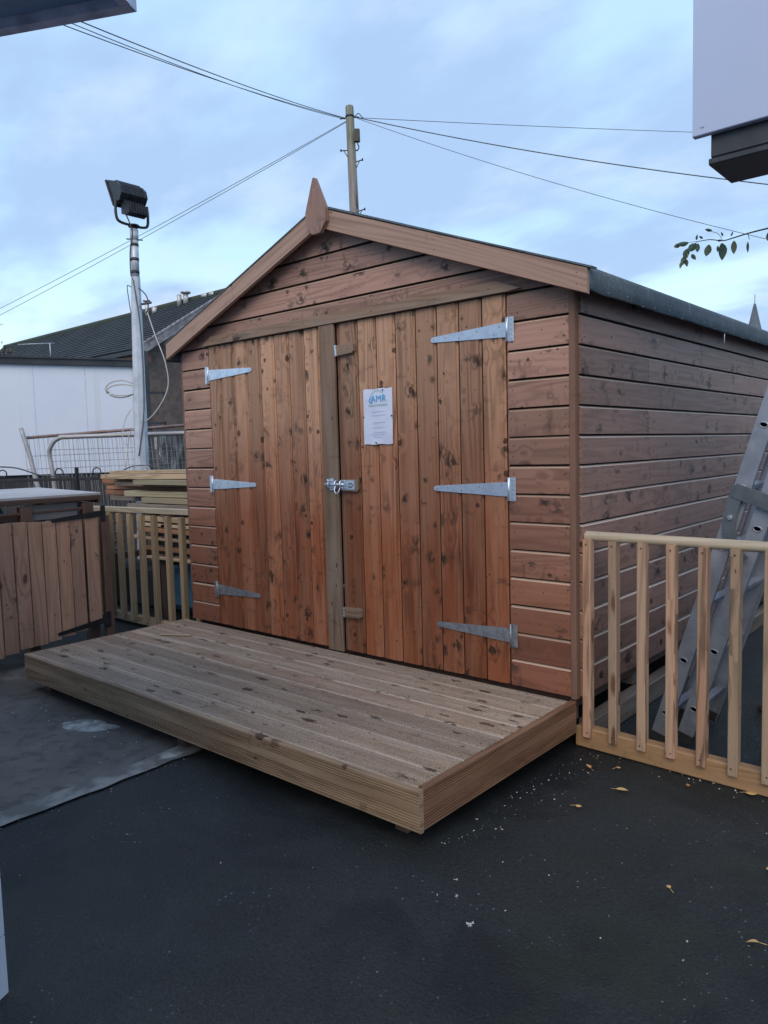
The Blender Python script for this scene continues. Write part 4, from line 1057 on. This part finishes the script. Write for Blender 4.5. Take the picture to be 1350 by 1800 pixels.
m_ = MB(); tube(m_, spl([q0 + qd * 1.80 + Vector((0, 0, 1.16)), q0 + qd * 1.95 + Vector((0, 0, 1.23)), q0 + qd * 2.08 + Vector((0, 0, 1.24)), q0 + qd * 2.2 + Vector((0, 0, 1.22)), q0 + qd * 2.5 + Vector((0, 0, 1.16))], 6), .006, 5); m_.build('curved_top_bar', m_cable, ir)
c = q0 + qd * 1.43; m_ = MB(); box(m_, (c.x - .015, c.y - .015, 0), (c.x + .015, c.y + .015, 1.24)); m_.build('post', m_black, ir)
# tyre and sheeting behind the mesh
ty = MB(); c = Vector((-2.44, 1.98, 1.13)); e1 = Vector((.72, .69, 0)); e2 = Vector((0, 0, 1)); nn = e1.cross(e2)
def torus(mb, c, e1, e2, n, R, r, seg=40, s2=10, flat=.7):
    b = len(mb.v)
    for i in range(seg):
        a = 2 * math.pi * i / seg; d = e1 * math.cos(a) + e2 * math.sin(a)
        for j in range(s2):
            t = 2 * math.pi * j / s2; mb.v.append(c + d * (R + r * flat * math.cos(t)) + n * (r * 1.1 * math.sin(t)))
    for i in range(seg):
        for j in range(s2):
            i2, j2 = (i + 1) % seg, (j + 1) % s2
            mb.face([b + i * s2 + j, b + i2 * s2 + j, b + i2 * s2 + j2, b + i * s2 + j2], None, sm=True)
torus(ty, c, e1, e2, nn, .225, .045)
for k in range(40):
    a = 2 * math.pi * k / 40; d = e1 * math.cos(a) + e2 * math.sin(a); beam(ty, c + d * .245 - nn * .045, c + d * .262 + nn * .045, .022, .012, tuple(d), .002)
tag(ty.build('tyre', m_tyre), 'black tyre standing upright on the stack behind the mesh fence', 'tyre')
ps = MB(); b = 0; ny, nz = 30, 14
s0 = Vector((-3.30, 1.90, 0)); s1 = Vector((-2.98, 2.20, 0))
nrm = Vector((.68, -.73, 0))
for s_ in (0, 1):
    for j in range(nz + 1):
        for i in range(ny + 1):
            bul = .10 * math.sin(math.pi * i / ny) * (1 if s_ == 0 else -1)
            p = s0.lerp(s1, i / ny) + Vector((0, 0, 1.02 + .58 * j / nz)) + nrm * (.05 * mnoise.noise(Vector((i * .5, j * .22, s_ * 5))) + bul)
            ps.v.append(p)
NN = (ny + 1) * (nz + 1)
for j in range(nz):
    for i in range(ny):
        a = j * (ny + 1) + i; q = [a, a + 1, a + ny + 2, a + ny + 1]; ps.face(q, None, sm=True); ps.face([NN + k for k in q][::-1], None, sm=True)
tag(ps.build('plastic_wrapped_bundle', m_sheet), 'bundle wrapped in crinkled clear plastic behind the mesh fence', 'wrapped bundle')
m_ = MB(); box(m_, (-3.35, 1.98, 0), (-2.0, 2.6, 1.02), .03); box(m_, (-2.75, 1.88, 0), (-2.15, 2.1, .86), .03)
tag(m_.build('dark_crate', m_plinth), 'dark weathered crate under the tyre and wrapped bundle', 'crate')

# ================================================================== white cabin
cabn = thing('portable_cabin', (-6.5, 1.4, 0), 'long white panelled cabin with dark roof edge beyond the mesh fence', 'cabin')
cr = Vector((-4.99, 2.66, 0)); cdir = Vector((-5.62 + 4.99, 1.18 - 2.66, 0)).normalized(); cn = Vector((-cdir.y, cdir.x, 0))
if cn.x > 0: cn = -cn
def cabox(mb, t0, t1, d0_, d1_, z0, z1, mi=0):
    prism(mb, [(t0, z0), (t1, z0), (t1, z1), (t0, z1)], cr + cn * d0_, cdir, Z, cn, d1_ - d0_, mi)
m_ = MB(); cabox(m_, 0, 6, 0, 2.4, 1.13, 2.53); m_.build('wall_panel', m_white, cabn)
m_ = MB(); 
for t in (.62, 1.24, 1.86, 3.1): cabox(m_, t, t + .006, -.0015, .0, 1.135, 2.525)
m_.build('panel_joint', m_lipgrey, cabn)
m_ = MB(); cabox(m_, -.05, 6.1, -.05, 2.5, 2.53, 2.605); cabox(m_, -.06, 6.1, -.07, 2.52, 2.605, 2.63); m_.build('roof_edge', m_trimdk, cabn)
m_ = MB(); cabox(m_, .02, 5.9, .04, 2.3, 0, 1.13); m_.build('plinth', m_plinth, cabn)
m_ = MB(); cabox(m_, -.19, -.005, -.04, .12, 0, 2.74); 
for z in (1.76, 2.17): cabox(m_, -.38, -.185, -.03, .0, z, z + .03); cabox(m_, -.385, -.36, -.03, .0, z - .03, z + .03)
m_.build('corner_post', m_trimdk, cabn)
m_ = MB(); cabox(m_, -.245, -.215, -.03, .02, 1.42, 1.58); m_.build('junction_plate', m_cable_w, cabn)
# antenna standing on the cabin roof
an = MB(); p = Vector((-5.45, 1.75, 2.62)); tube(an, [p, p + Vector((0, 0, .20))], .008, 5); tube(an, [p + Vector((-.18, -.33, .17)), p + Vector((.02, .05, .20))], .006, 5)
tag(an.build('roof_bracket', m_pole_galv), 'thin angled metal bracket standing on the dark cabin roof edge', 'bracket')

# ================================================================== brown house
hs = thing('house', (-20, 12, 0), 'brown harled house with dark tiled roof behind the white cabin', 'house')
EX, E1, E2, EZ, RZ = -15.55, 9.38, 12.70, 4.50, 6.56
RY = E2; BY = 2 * E2 - E1
m_ = MB(); prism(m_, [(E1 + .25, 0), (BY - .25, 0), (BY - .25, EZ - .05), (RY, RZ - .18), (E1 + .25, EZ - .05)], (EX - .15, 0, 0), Y, Z, (-1, 0, 0), 17.0); m_.build('wall', m_harl, hs)
def tiled(mb, x0, x1, e, r, rows, side):
    # lapped courses, each a thin slab lying on the one below
    (ey, ez), (ry, rz) = e, r; d = Vector((0, ry - ey, rz - ez)); L_ = d.length; d.normalize(); n = Vector((0, -d.z, d.y)) if ry > ey else Vector((0, d.z, -d.y))
    if n.z < 0: n = -n
    st_ = L_ / rows
    for k in range(rows):
        a = Vector((0, ey, ez)) + d * (k * st_)
        prof = [(0, .0), (0, .045), (st_ + .03, .012), (st_ + .03, .0)]
        extrude(mb, a, X, d, n, prof, x0, x1)
m_ = MB(); tiled(m_, -32.5, EX + .10, (E1 - .1, EZ - .06), (RY, RZ), 20, 1); tiled(m_, -32.5, EX + .10, (BY + .1, EZ - .06), (RY, RZ), 20, 1)
tube(m_, [(-32.5, RY, RZ + .01), (EX + .1, RY, RZ + .01)], .11, 8)
roof = m_.build('roof', m_roof, hs)
m_ = MB()
for e in (E1 - .13, BY + .13):
    a = Vector((EX + .13, e, EZ - .12)); b_ = Vector((EX + .13, RY, RZ - .06)); beam(m_, a, b_, .06, .26, (0, 0, 1), .01)
    for i in range(20):
        p = a.lerp(b_, (i + .5) / 20) + Vector((0, 0, .155)); d = (b_ - a).normalized(); beam(m_, p - d * .09 + Vector((0, 0, -.02)), p + d * .08, .10, .06, (0, 0, 1), .01)
m_.build('verge', m_barge_h, hs)
m_ = MB(); box(m_, (-32.5, E1 - .20, EZ - .22), (EX + .05, E1 - .11, EZ - .10)); m_.build('gutter', m_trimdk, hs)
m_ = MB(); box(m_, (-32.5, E1 - .09, EZ - .44), (EX + .0, E1 + .26, EZ - .23)); m_.build('soffit_board', m_gutter, hs)
m_ = MB(); box(m_, (EX - .3, E1 + .12, 0), (EX - .2, E1 + .22, EZ - .45)); m_.build('downpipe', m_trimdk, hs)
def flue(x, y, z, h, r, cap=True):
    m_ = MB(); tube(m_, [(x, y, z), (x, y, z + h)], r, 10)
    if cap: tube(m_, [(x, y, z + h), (x, y, z + h + .05)], [r * 1.9, r * 1.9], 10)
    m_.build('flue', m_flue, hs)
def roof_y(y): return EZ + (RZ - EZ) * (y - E1) / (E2 - E1)
for (x, y, h, r, c) in ((-19.6, 12.15, .55, .07, True), (-19.3, 12.25, .28, .09, False), (-18.0, 12.4, .42, .08, False), (-17.7, 12.45, .40, .09, True), (-16.9, 12.7, .12, .18, False), (-16.5, 12.7, .12, .16, False)):
    flue(x, y, roof_y(min(y, E2)) - .05, h, r, c)
h2 = thing('house', (-42, 13, 0), 'more distant dark roofed house in the same row, partly behind the cabin', 'house')
m_ = MB(); prism(m_, [(E1 + .25, 0), (BY - .25, 0), (BY - .25, EZ - .3), (RY, RZ - .55), (E1 + .25, EZ - .3)], (-33, 0, 0), Y, Z, (-1, 0, 0), 22.0); m_.build('wall', m_harl, h2)
m_ = MB(); tiled(m_, -56, -32.9, (E1 - .1, EZ - .35), (RY, RZ - .4), 20, 1); tiled(m_, -56, -32.9, (BY + .1, EZ - .35), (RY, RZ - .4), 20, 1); m_.build('roof', m_roof, h2)
m_ = MB(); 
for (x, h) in ((-33.4, .75), (-34.2, .4)): tube(m_, [(x, 12.5, 5.9), (x, 12.5, 6.1 + h)], .13, 8)
m_.build('flue', m_flue, h2)
def aerial(x, y, z, h, lab):
    m_ = MB(); tube(m_, [(x, y, z), (x, y, z + h)], .03, 6); tube(m_, [(x - .7, y - .3, z + h - .05), (x + .5, y + .2, z + h - .02)], .02, 5)
    for i in range(6): p = Vector((x - .6 + i * .2, y - .26 + i * .083, z + h - .04)); tube(m_, [p + Vector((.1, -.25, .08)), p + Vector((-.1, .25, .08))], .012, 4)
    tag(m_.build('tv_aerial', m_flue), lab, 'aerial', 'television aerials on the far roofs')
aerial(-33.6, 12.6, 6.7, 1.0, 'thin television aerial beside the flues on the distant roof')
aerial(-41, 12.9, 6.0, 1.15, 'thin television aerial on the farthest roof, nearest the tree')

# ================================================================== utility pole and wires
up = thing('utility_pole', (-7.9, 10.6, 0), 'tall round wooden utility pole with greenish top behind the shed', 'utility pole')
p1 = Vector((-8.42, 10.80, 9.47)); dirp = (Vector((-8.25, 10.68, 6.98)) - p1).normalized(); p0 = p1 + dirp * (9.47 / -dirp.z)
def upz(z): return p1 + dirp * ((9.47 - z) / -dirp.z)
m_ = MB(); tube(m_, [upz(0), upz(3), upz(7), upz(9.44), upz(9.47)], [.15, .135, .112, .097, .090], 20); m_.build('pole', m_pole, up)
Rh = Vector((.756, .654, 0)); Fh = Vector((-.656, .755, 0))
m_ = MB(); c = upz(8.72) + Rh * .15 + Fh * -.02; e = Rh * .5 + Fh * -.86
prism(m_, [(-.07, -.12), (-.05, -.14), (.05, -.14), (.07, -.12), (.07, .12), (.05, .14), (-.05, .14), (-.07, .12)], c - Fh * .05, Rh, Z, -Fh, .12)
prism(m_, [(.03, -.10), (.055, -.10), (.055, .11), (.03, .11)], c - Fh * .17, Rh, Z, -Fh, .02)
tube(m_, spl([c + Vector((0, 0, -.13)), c + Vector((.03, .02, -.22)), c + Rh * -.01 + Vector((0, 0, -.30)), c + Rh * -.06 + Vector((0, 0, -.26))], 5), .014, 6)
m_.build('junction_box', m_fixture, up)
def step(z, s):
    m_ = MB(); c = upz(z); a = c + Rh * (s * .08); b_ = c + Rh * (s * .25) + Vector((0, 0, .0 if s < 0 else .05)); tube(m_, [a, b_], .013, 6); tube(m_, [b_ + Vector((0, 0, -.025)), b_ + Vector((0, 0, .03))], .017, 6)
    tube(m_, [a.lerp(b_, .6), c + Rh * (s * .09) + Vector((0, 0, -.16))], .010, 5); m_.build('climbing_step', m_fixture, up)
step(8.43, -1); step(8.15, 1); step(6.98, 1); step(6.3, -1)
m_ = MB(); tube(m_, [upz(9.24) , upz(9.20)], .112, 14); tube(m_, [upz(9.20) + Rh * -.10, upz(9.18) + Rh * -.24], .016, 5); tube(m_, [upz(9.22) + Rh * .08, upz(9.20) + Rh * .22], .02, 5)
tube(m_, spl([upz(9.2) + Rh * .10, upz(9.30) + Rh * .2, upz(9.2) + Rh * .30], 5), .010, 5); m_.build('wire_bracket', m_fixture, up)
GW = 'overhead wires running to the utility pole'
def wire(a, b_, sag, r, lab, n=24):
    a, b_ = Vector(a), Vector(b_); pts = []
    for i in range(n + 1):
        t = i / n; p = a.lerp(b_, t); p.z -= sag * 4 * t * (1 - t); pts.append(p)
    m_ = MB(); tube(m_, pts, r, 5); tag(m_.build('overhead_wire', m_cable), lab, 'wire', GW)
WL = upz(9.20) + Rh * -.12; WR = upz(9.20) + Rh * .18
wire(WL, (-4.47, .62, 6.46), .10, .008, 'upper of the two thick black wires running to the top left roof')
wire(WL + Vector((0, 0, -.03)), (-4.50, .63, 6.42), .13, .006, 'second thick black wire just below the upper one, top left')
wire(WL + Vector((0, 0, -.01)), (-5.01, .83, 6.62), .10, .007, 'lowest thin wire running to the top left roof')
WLL = upz(9.12) + Rh * -.10
wire(WLL, (-25.79, 5.82, 4.71), .15, .007, 'upper of the two wires sloping down to the left behind the mast')
wire(WLL + Vector((0, 0, -.02)), (-25.78, 5.80, 4.42), .15, .007, 'lower of the two wires sloping down to the left behind the mast')
wire(WR, (-.16, 23.36, 10.02), .05, .007, 'topmost nearly level wire running right from the pole')
wire(WR, (1.49, 13.71, 5.81), .15, .011, 'middle wire running right from the pole down past the white fascia')
wire(WR + Vector((0, 0, -.02)), (1.16, 14.65, 4.9), .18, .006, 'lowest wire sloping right from the pole towards the leafy twig')

# ================================================================== near building on the left (wall edge low left, eave top left)
nb = thing('white_building', (2.0, -2.6, 0), 'pale blue white boarded building at the left with a boxed eave overhead', 'building')
Cn = Vector((2.376, -2.247, 0)); e1 = Vector((-.889, -.457, 0)); e2 = Vector((.457, -.889, 0))
def nbox(mb, a0, a1, b0, b1, z0, z1, mi=0):
    prism(mb, [(a0, b0), (a1, b0), (a1, b1), (a0, b1)], Cn + Vector((0, 0, z0)), e1, e2, Z, z1 - z0, mi)
m_ = MB()
zz = [0, .150, .30, .45, .60, .75, .90, 1.05, 1.2, 1.35, 1.5, 1.65, 1.8, 1.95, 2.1, 2.25, 2.44]
for i in range(len(zz) - 1): nbox(m_, 0, 4.5, 0, 1.9, zz[i] + (.004 if i else 0), zz[i + 1])
nbox(m_, .006, 4.4, .006, 1.8, 0, 2.42)
m_.build('wall', m_wall_l, nb)
m_ = MB(); nbox(m_, -.34, 4.8, -.19, 2.1, 2.425, 2.45); nbox(m_, -.338, 4.8, -.188, 2.1, 2.455, 2.58); m_.build('soffit', m_soffit, nb)
m_ = MB(); nbox(m_, -.367, 4.85, -.222, -.192, 2.40, 2.62); nbox(m_, -.369, -.342, -.19, 2.12, 2.40, 2.62); nbox(m_, -.39, 4.9, -.25, 2.2, 2.622, 2.66)
m_.build('fascia', m_lipgrey, nb)
m_ = MB(); nbox(m_, -.340, -.30, -.03, .02, 2.405, 2.424); nbox(m_, .30, .32, -.19, .0, 2.408, 2.424); m_.build('soffit_strip', m_white2, nb)

# ================================================================== cabin on the right, only its projecting roof corner is in view
rc = thing('white_cabin', (5.4, 1.5, 0), 'smooth white roof fascia with dark boxed edge projecting at the top right', 'cabin roof')
m_ = MB(); box(m_, (3.318, -.13, 2.40), (7.5, -.10, 3.55), .003); m_.build('fascia', m_white2, rc)
m_ = MB(); box(m_, (3.372, -.098, 2.325), (7.5, -.02, 2.55), .004); box(m_, (3.366, -.104, 2.300), (7.5, .16, 2.322), .004); box(m_, (3.38, -.018, 2.325), (7.5, .15, 2.52), .004)
m_.build('box_gutter', m_trimdk, rc)
m_ = MB(); box(m_, (5.1, .165, 0), (7.4, 3.2, 2.6), .01); m_.build('wall', m_white, rc)
for z in (2.43,): 
    m_ = MB(); disc(m_, (3.352, -.13, z), (0, -1, 0), .006, 10, .003); m_.build('rivet', m_white2, rc)

# ================================================================== leafy twig
random.seed(5)
tw = thing('sapling', (4.15, 1.45, 0), 'thin twig with drooping serrated leaves reaching in at the right', 'sapling')
m_ = MB(); tube(m_, spl([(4.15, 1.45, 0), (4.12, 1.42, 1.0), (4.02, 1.33, 1.9), (3.9, 1.22, 2.3)], 5), [.016 - .0005 * i for i in range(16)], 7); m_.build('trunk', m_bark, tw)
main = spl([(3.98, 1.30, 2.05), (3.75, 1.10, 2.22), (3.50, .84, 2.28), (3.36, .71, 2.245), (3.29, .65, 2.225), (3.24, .60, 2.205), (3.21, .57, 2.195), (3.17, .53, 2.20), (3.13, .50, 2.195)], 5)
m_ = MB(); tube(m_, main, [.005 - .0035 * i / len(main) for i in range(len(main))], 5)
subs = [(3.29, .65, 2.225, .0, .03, 5), (3.21, .57, 2.195, -.02, .035, 6), (3.24, .60, 2.205, -.01, -.03, 4)]
tube(m_, spl([(3.21, .57, 2.195), (3.195, .56, 2.225), (3.17, .54, 2.237)], 4), .0012, 4)
tube(m_, spl([(3.29, .65, 2.225), (3.295, .655, 2.20)], 4), .0015, 4)
tube(m_, spl([(3.13, .50, 2.195), (3.10, .475, 2.17), (3.09, .47, 2.125), (3.08, .465, 2.10)], 4), .0012, 4)
tube(m_, spl([(3.13, .50, 2.195), (3.10, .47, 2.19), (3.075, .45, 2.18)], 4), .0012, 4)
m_.build('twig', m_bark, tw)
def leaf(mb, p, d, up_, L_, w, rn=None, curl_=.25, fold=.35):
    p, d, up_ = Vector(p), Vector(d).normalized(), Vector(up_); s = d.cross(up_).normalized(); n = s.cross(d).normalized(); rn = rn or R3()
    b = len(mb.v); st_ = 5
    for i in range(st_ + 1):
        t = i / st_; ww = w * math.sin(math.pi * min(1, t * .95 + .04)) ** .8 * (1 - t * .35); c = p + d * (L_ * t) - n * (curl_ * L_ * t * t)
        mb.v += [c - s * ww + n * ww * fold, c.copy(), c + s * ww + n * ww * fold]
    for i in range(st_):
        for k in (0, 1):
            a = b + i * 3 + k; mb.face([a, a + 1, a + 4, a + 3], None, rn)
lm_ = MB()
view = Vector((-.35, 1.0, 0)).normalized()
for (x, z, dx_, dz_, L_, w) in ((3.36, 2.235, .1, -1, .055, .018), (3.29, 2.19, -.05, -1, .05, .006), (3.245, 2.195, .0, -1, .060, .013), (3.205, 2.185, .15, -1, .075, .020), (3.195, 2.175, -.2, -1, .03, .006), (3.165, 2.18, -.2, -1, .055, .016),
        (3.13, 2.185, -.1, -.9, .04, .011), (3.125, 2.185, -.7, -.6, .055, .016), (3.10, 2.165, -.5, -1, .05, .014), (3.095, 2.15, -.3, -1, .045, .012), (3.085, 2.13, -.2, -1, .04, .010), (3.09, 2.12, .3, -1, .035, .009), (3.08, 2.11, -.4, -1, .035, .007),
        (3.10, 2.19, -1, -.25, .06, .012), (3.075, 2.182, -1, -.35, .035, .010), (3.175, 2.24, -1, .1, .035, .007), (3.21, 2.215, -.4, .8, .02, .004), (3.145, 2.205, -.6, .5, .02, .005), (3.235, 2.215, .3, .6, .02, .004), (3.125, 2.20, .1, .9, .022, .005),
        (3.205, 2.20, -.9, -.3, .022, .006), (3.37, 2.25, .3, .8, .02, .006), (3.11, 2.14, .5, -.7, .03, .009), (3.50, 2.27, .2, -1, .07, .02), (3.62, 2.26, .0, -1, .06, .02), (3.7, 2.24, .3, -1, .07, .02)):
    y = .535 + (x - 3.17) * .98; leaf(lm_, (x, y, z), (dx_ * .76, dx_ * .65, dz_), view + Vector((random.uniform(-.5, .5), random.uniform(-.3, .3), 0)), L_ * 1.0, w * 1.15)
lm_.build('leaves', m_leaf, tw)

# ================================================================== church spire, far off
sp = thing('church_spire', (-40, 160, 0), 'distant grey pointed church spire above the shed roof at right', 'spire')
m_ = MB(); c = Vector((-39.7, 161.2, 0)); ring = 8; b = 0
for (z, r) in ((15, 2.9), (28.0, .12)):
    for k in range(8):
        a = math.pi / 8 + k * math.pi / 4; m_.v.append(c + Vector((r * math.cos(a), r * math.sin(a), z)))
for k in range(8): m_.face([k, (k + 1) % 8, 8 + (k + 1) % 8, 8 + k])
m_.face(list(range(8, 16)))
m_.build('spire_roof', m_stone, sp)
m_ = MB()
for k in range(8):
    a = math.pi / 8 + k * math.pi / 4; tube(m_, [c + Vector((2.95 * math.cos(a), 2.95 * math.sin(a), 15)), c + Vector((.12 * math.cos(a), .12 * math.sin(a), 28.1))], .10, 4)
m_.build('ridge_rib', m_stone, sp)
m_ = MB(); tube(m_, [c + Vector((0, 0, 28)), c + Vector((0, 0, 30.0))], .07, 6); m_.build('finial_cross', m_stone, sp)
m_ = MB(); box(m_, (c.x - 3, c.y - 3, 0), (c.x + 3, c.y + 3, 15), .2); m_.build('tower', m_harl, sp)

# ================================================================== far tree and hedge on the left
random.seed(8)
tre = thing('tree', (-22.5, 8.2, 0), 'small bare-looking autumn tree at the far left edge', 'tree')
m_ = MB(); tp_ = Vector((-22.6, 7.9, 0))
tube(m_, [tp_, tp_ + Vector((.1, 0, 2.2)), tp_ + Vector((.0, .1, 3.6)), tp_ + Vector((.2, .1, 5.2))], [.14, .11, .07, .02], 8)
tips = []
for i in range(26):
    z0 = random.uniform(2.0, 4.6); a = random.uniform(0, 6.28); L_ = random.uniform(.6, 1.25) * (1 - (z0 - 2) / 6)
    p = tp_ + Vector((0, 0, z0)); q = p + Vector((math.cos(a) * L_, math.sin(a) * L_, random.uniform(.3, .8))); mid = p.lerp(q, .5) + Vector((0, 0, -.08)); tube(m_, [p, mid, q], [.035, .022, .008], 5); tips += [q, mid, p.lerp(q, .8)]
m_.build('trunk', m_bark, tre)
m_ = MB()
for i in range(2600):
    q = random.choice(tips) + Vector((random.gauss(0, .17), random.gauss(0, .17), random.gauss(0, .15))); d = Vector((random.gauss(0, 1), random.gauss(0, 1), random.gauss(0, 1)))
    s = d.orthogonal().normalized() * random.uniform(.02, .04); d = d.normalized() * random.uniform(.03, .06); b = len(m_.v); m_.v += [q - s, q + d, q + s, q - d]; m_.face([b, b + 1, b + 2, b + 3], None, R3())
m_.build('crown', m_tree, tre)
hg = thing('hedge', (-21, 7.6, 0), 'dark green hedge just above the cabin roof at far left', 'hedge')
m_ = MB(); hp0 = Vector((-23.0, 5.9, 0)); hp1 = Vector((-19.6, 9.0, 0))
for i in range(7000):
    t = random.random(); p = hp0.lerp(hp1, t); zt = 4.55 + .25 * math.sin(t * 7) - 1.0 * max(0, t - .6) + .1 * math.sin(t * 31); p += Vector((random.gauss(0, .25), random.gauss(0, .25), zt * (1 - random.random() ** 2 * .5)))
    d = Vector((random.gauss(0, 1), random.gauss(0, 1), random.gauss(0, 1))); s = d.orthogonal().normalized() * random.uniform(.02, .05); d = d.normalized() * random.uniform(.04, .08); b = len(m_.v); m_.v += [p - s, p + d, p + s, p - d]; m_.face([b, b + 1, b + 2, b + 3], None, R3())
m_.build('foliage', m_hedge, hg)
m_ = MB()
for i in range(9): p = hp0.lerp(hp1, i / 8); tube(m_, [p, p + Vector((.1, 0, 3.9))], .06, 6)
m_.build('stem', m_bark, hg)

# ================================================================== small things on the tarmac
random.seed(77)
GL = 'fallen leaves on the tarmac'
def fallen(x, y, L_, w, rot, rn, lab):
    m_ = MB(); leaf(m_, (x, y, .012), (math.cos(rot), math.sin(rot), .05), (random.uniform(-.2, .2), random.uniform(-.2, .2), 1), L_, w, rn, random.uniform(-.1, .3), random.uniform(-.3, .4))
    d = Vector((math.cos(rot), math.sin(rot), 0)); tube(m_, [Vector((x, y, .012)), Vector((x, y, .010)) - d * .02], .001, 4, rn=rn)
    tag(m_.build('fallen_leaf', m_dry), lab, 'leaf', GL)
fallen(3.10, -.285, .045, .013, .2, (.05, .2, .5), 'tan fallen leaf on the dark tarmac, nearest the platform side of the balustrade')
fallen(3.49, -.02, .042, .018, .5, (.1, .1, .5), 'large yellow fallen leaf against the foot of the balustrade base rail')
fallen(2.94, -.17, .030, .012, 2.6, (.95, .2, .5), 'orange brown fallen leaf close to the base rail and platform corner')
fallen(3.02, -.10, .022, .009, 1.1, (.3, .3, .5), 'small tan fallen leaf just below the base rail of the balustrade')
fallen(3.70, -.53, .030, .011, 1.8, (.0, .2, .5), 'pale fallen leaf at the right edge of the tarmac')
fallen(3.62, -.02, .034, .014, 4.0, (.9, .95, .5), 'dark red fallen leaf at the far right of the base rail')
fallen(3.77, -.91, .030, .011, 3.4, (.0, .1, .5), 'pale curled fallen leaf lowest at the right edge')
fallen(3.04, -.50, .022, .009, 0.4, (.25, .3, .5), 'little tan fallen leaf on the tarmac beyond the platform end')
fallen(3.50, -.81, .018, .008, 2.4, (.1, .3, .5), 'tiny pale fallen leaf in the open tarmac at right')
fallen(3.30, -.085, .020, .009, 5.2, (.8, .3, .5), 'small rusty fallen leaf touching the base rail between two balusters')
fallen(3.86, -.33, .034, .013, .9, (.2, .1, .5), 'broad tan fallen leaf near the right edge below the base rail')
fallen(3.35, .30, .03, .010, 2.4, (.6, .3, .5), 'brown fallen leaf behind the balustrade by the ladder')
# wood chips and grit: nobody could count it
m_ = MB()
def chip(x, y, s, z=.0):
    a = random.uniform(0, 3.14); l = s * random.uniform(.5, 1.6); w = s * random.uniform(.3, .8); h = random.uniform(.3, .6) * s; n = random.choice((4, 5, 6)); poly = []
    for k in range(n):
        t = 2 * math.pi * k / n + random.uniform(-.3, .3); poly.append((l * math.cos(t), w * math.sin(t)))
    e = Vector((math.cos(a), math.sin(a), random.uniform(-.15, .15))); f = Vector((-math.sin(a), math.cos(a), 0)); prism(m_, poly, (x, y, z + .0005), e, f, Z, h)
for i in range(70): chip(2.80 + abs(random.gauss(0, .09)), random.uniform(-1.0, .0), random.choice((.0015, .002, .0035)))
for i in range(26): chip(random.uniform(2.9, 3.9), random.uniform(-1.5, .0), random.choice((.0012, .0018, .0035)))
for i in range(40): chip(random.uniform(2.85, 4.0), .025 - abs(random.gauss(0, .05)), random.choice((.0018, .003, .004)))
for i in range(30): chip(1.50 + random.gauss(0, .03), random.uniform(-2.1, -1.1), random.choice((.0015, .002, .003)), .002)
for i in range(26): chip(random.uniform(.2, 1.4), -1.13 - abs(random.gauss(0, .16)), random.choice((.002, .003, .0045)), .004)
for i in range(16): chip(random.uniform(.3, 2.6), random.uniform(-2.3, -1.3), random.choice((.0015, .002, .0035)), .004)
for i in range(22): chip(random.uniform(1.5, 3.7), random.uniform(-2.3, -.8), random.choice((.0010, .0014, .0018)))
for i in range(12): chip(random.uniform(2.0, 2.75), random.uniform(-.9, -.2), random.choice((.0018, .003)), DZ)
for i in range(14): chip(random.uniform(.2, 2.7), random.uniform(-1.0, -.1), random.choice((.0018, .003)), DZ)
tag(m_.build('wood_chips', m_chip), 'pale wood chips and grit scattered on the ground and decking', 'wood chips', kind='stuff')
def splat(cx, cy, r, n, lab):
    m_ = MB()
    for i in range(n):
        a = random.uniform(0, 6.28); L_ = r * random.uniform(.3, 1); pts = []
        x, y = cx + random.gauss(0, r * .25), cy + random.gauss(0, r * .25)
        for k in range(4):
            pts.append((x, y)); a += random.uniform(-.8, .8); x += math.cos(a) * L_ / 3; y += math.sin(a) * L_ / 3
        for k in range(3):
            p, q = Vector((*pts[k], .0015)), Vector((*pts[k + 1], .0015)); w = random.uniform(.0008, .0022)
            if (q - p).length > .001: beam(m_, p, q, w, .002, (0, 0, 1), .0001)
    tag(m_.build('dried_splatter', m_birdlime), lab, 'splatter')
splat(3.127, -1.305, .020, 9, 'branching white splatter mark in the middle of the tarmac')
splat(3.016, -1.217, .007, 4, 'small white mark on the tarmac above the branching splatter')
splat(2.966, -1.150, .010, 4, 'white crumpled mark on the tarmac nearest the platform corner')
0 and lump('damp_mark', 3.02, -1.49, .05, .03, .0015, 9.0, m_kerb, 'faint grey scuffed round mark in the dark tarmac', 'scuff')
for o in list(bpy.data.objects):
    if '_org' in o: del o['_org']
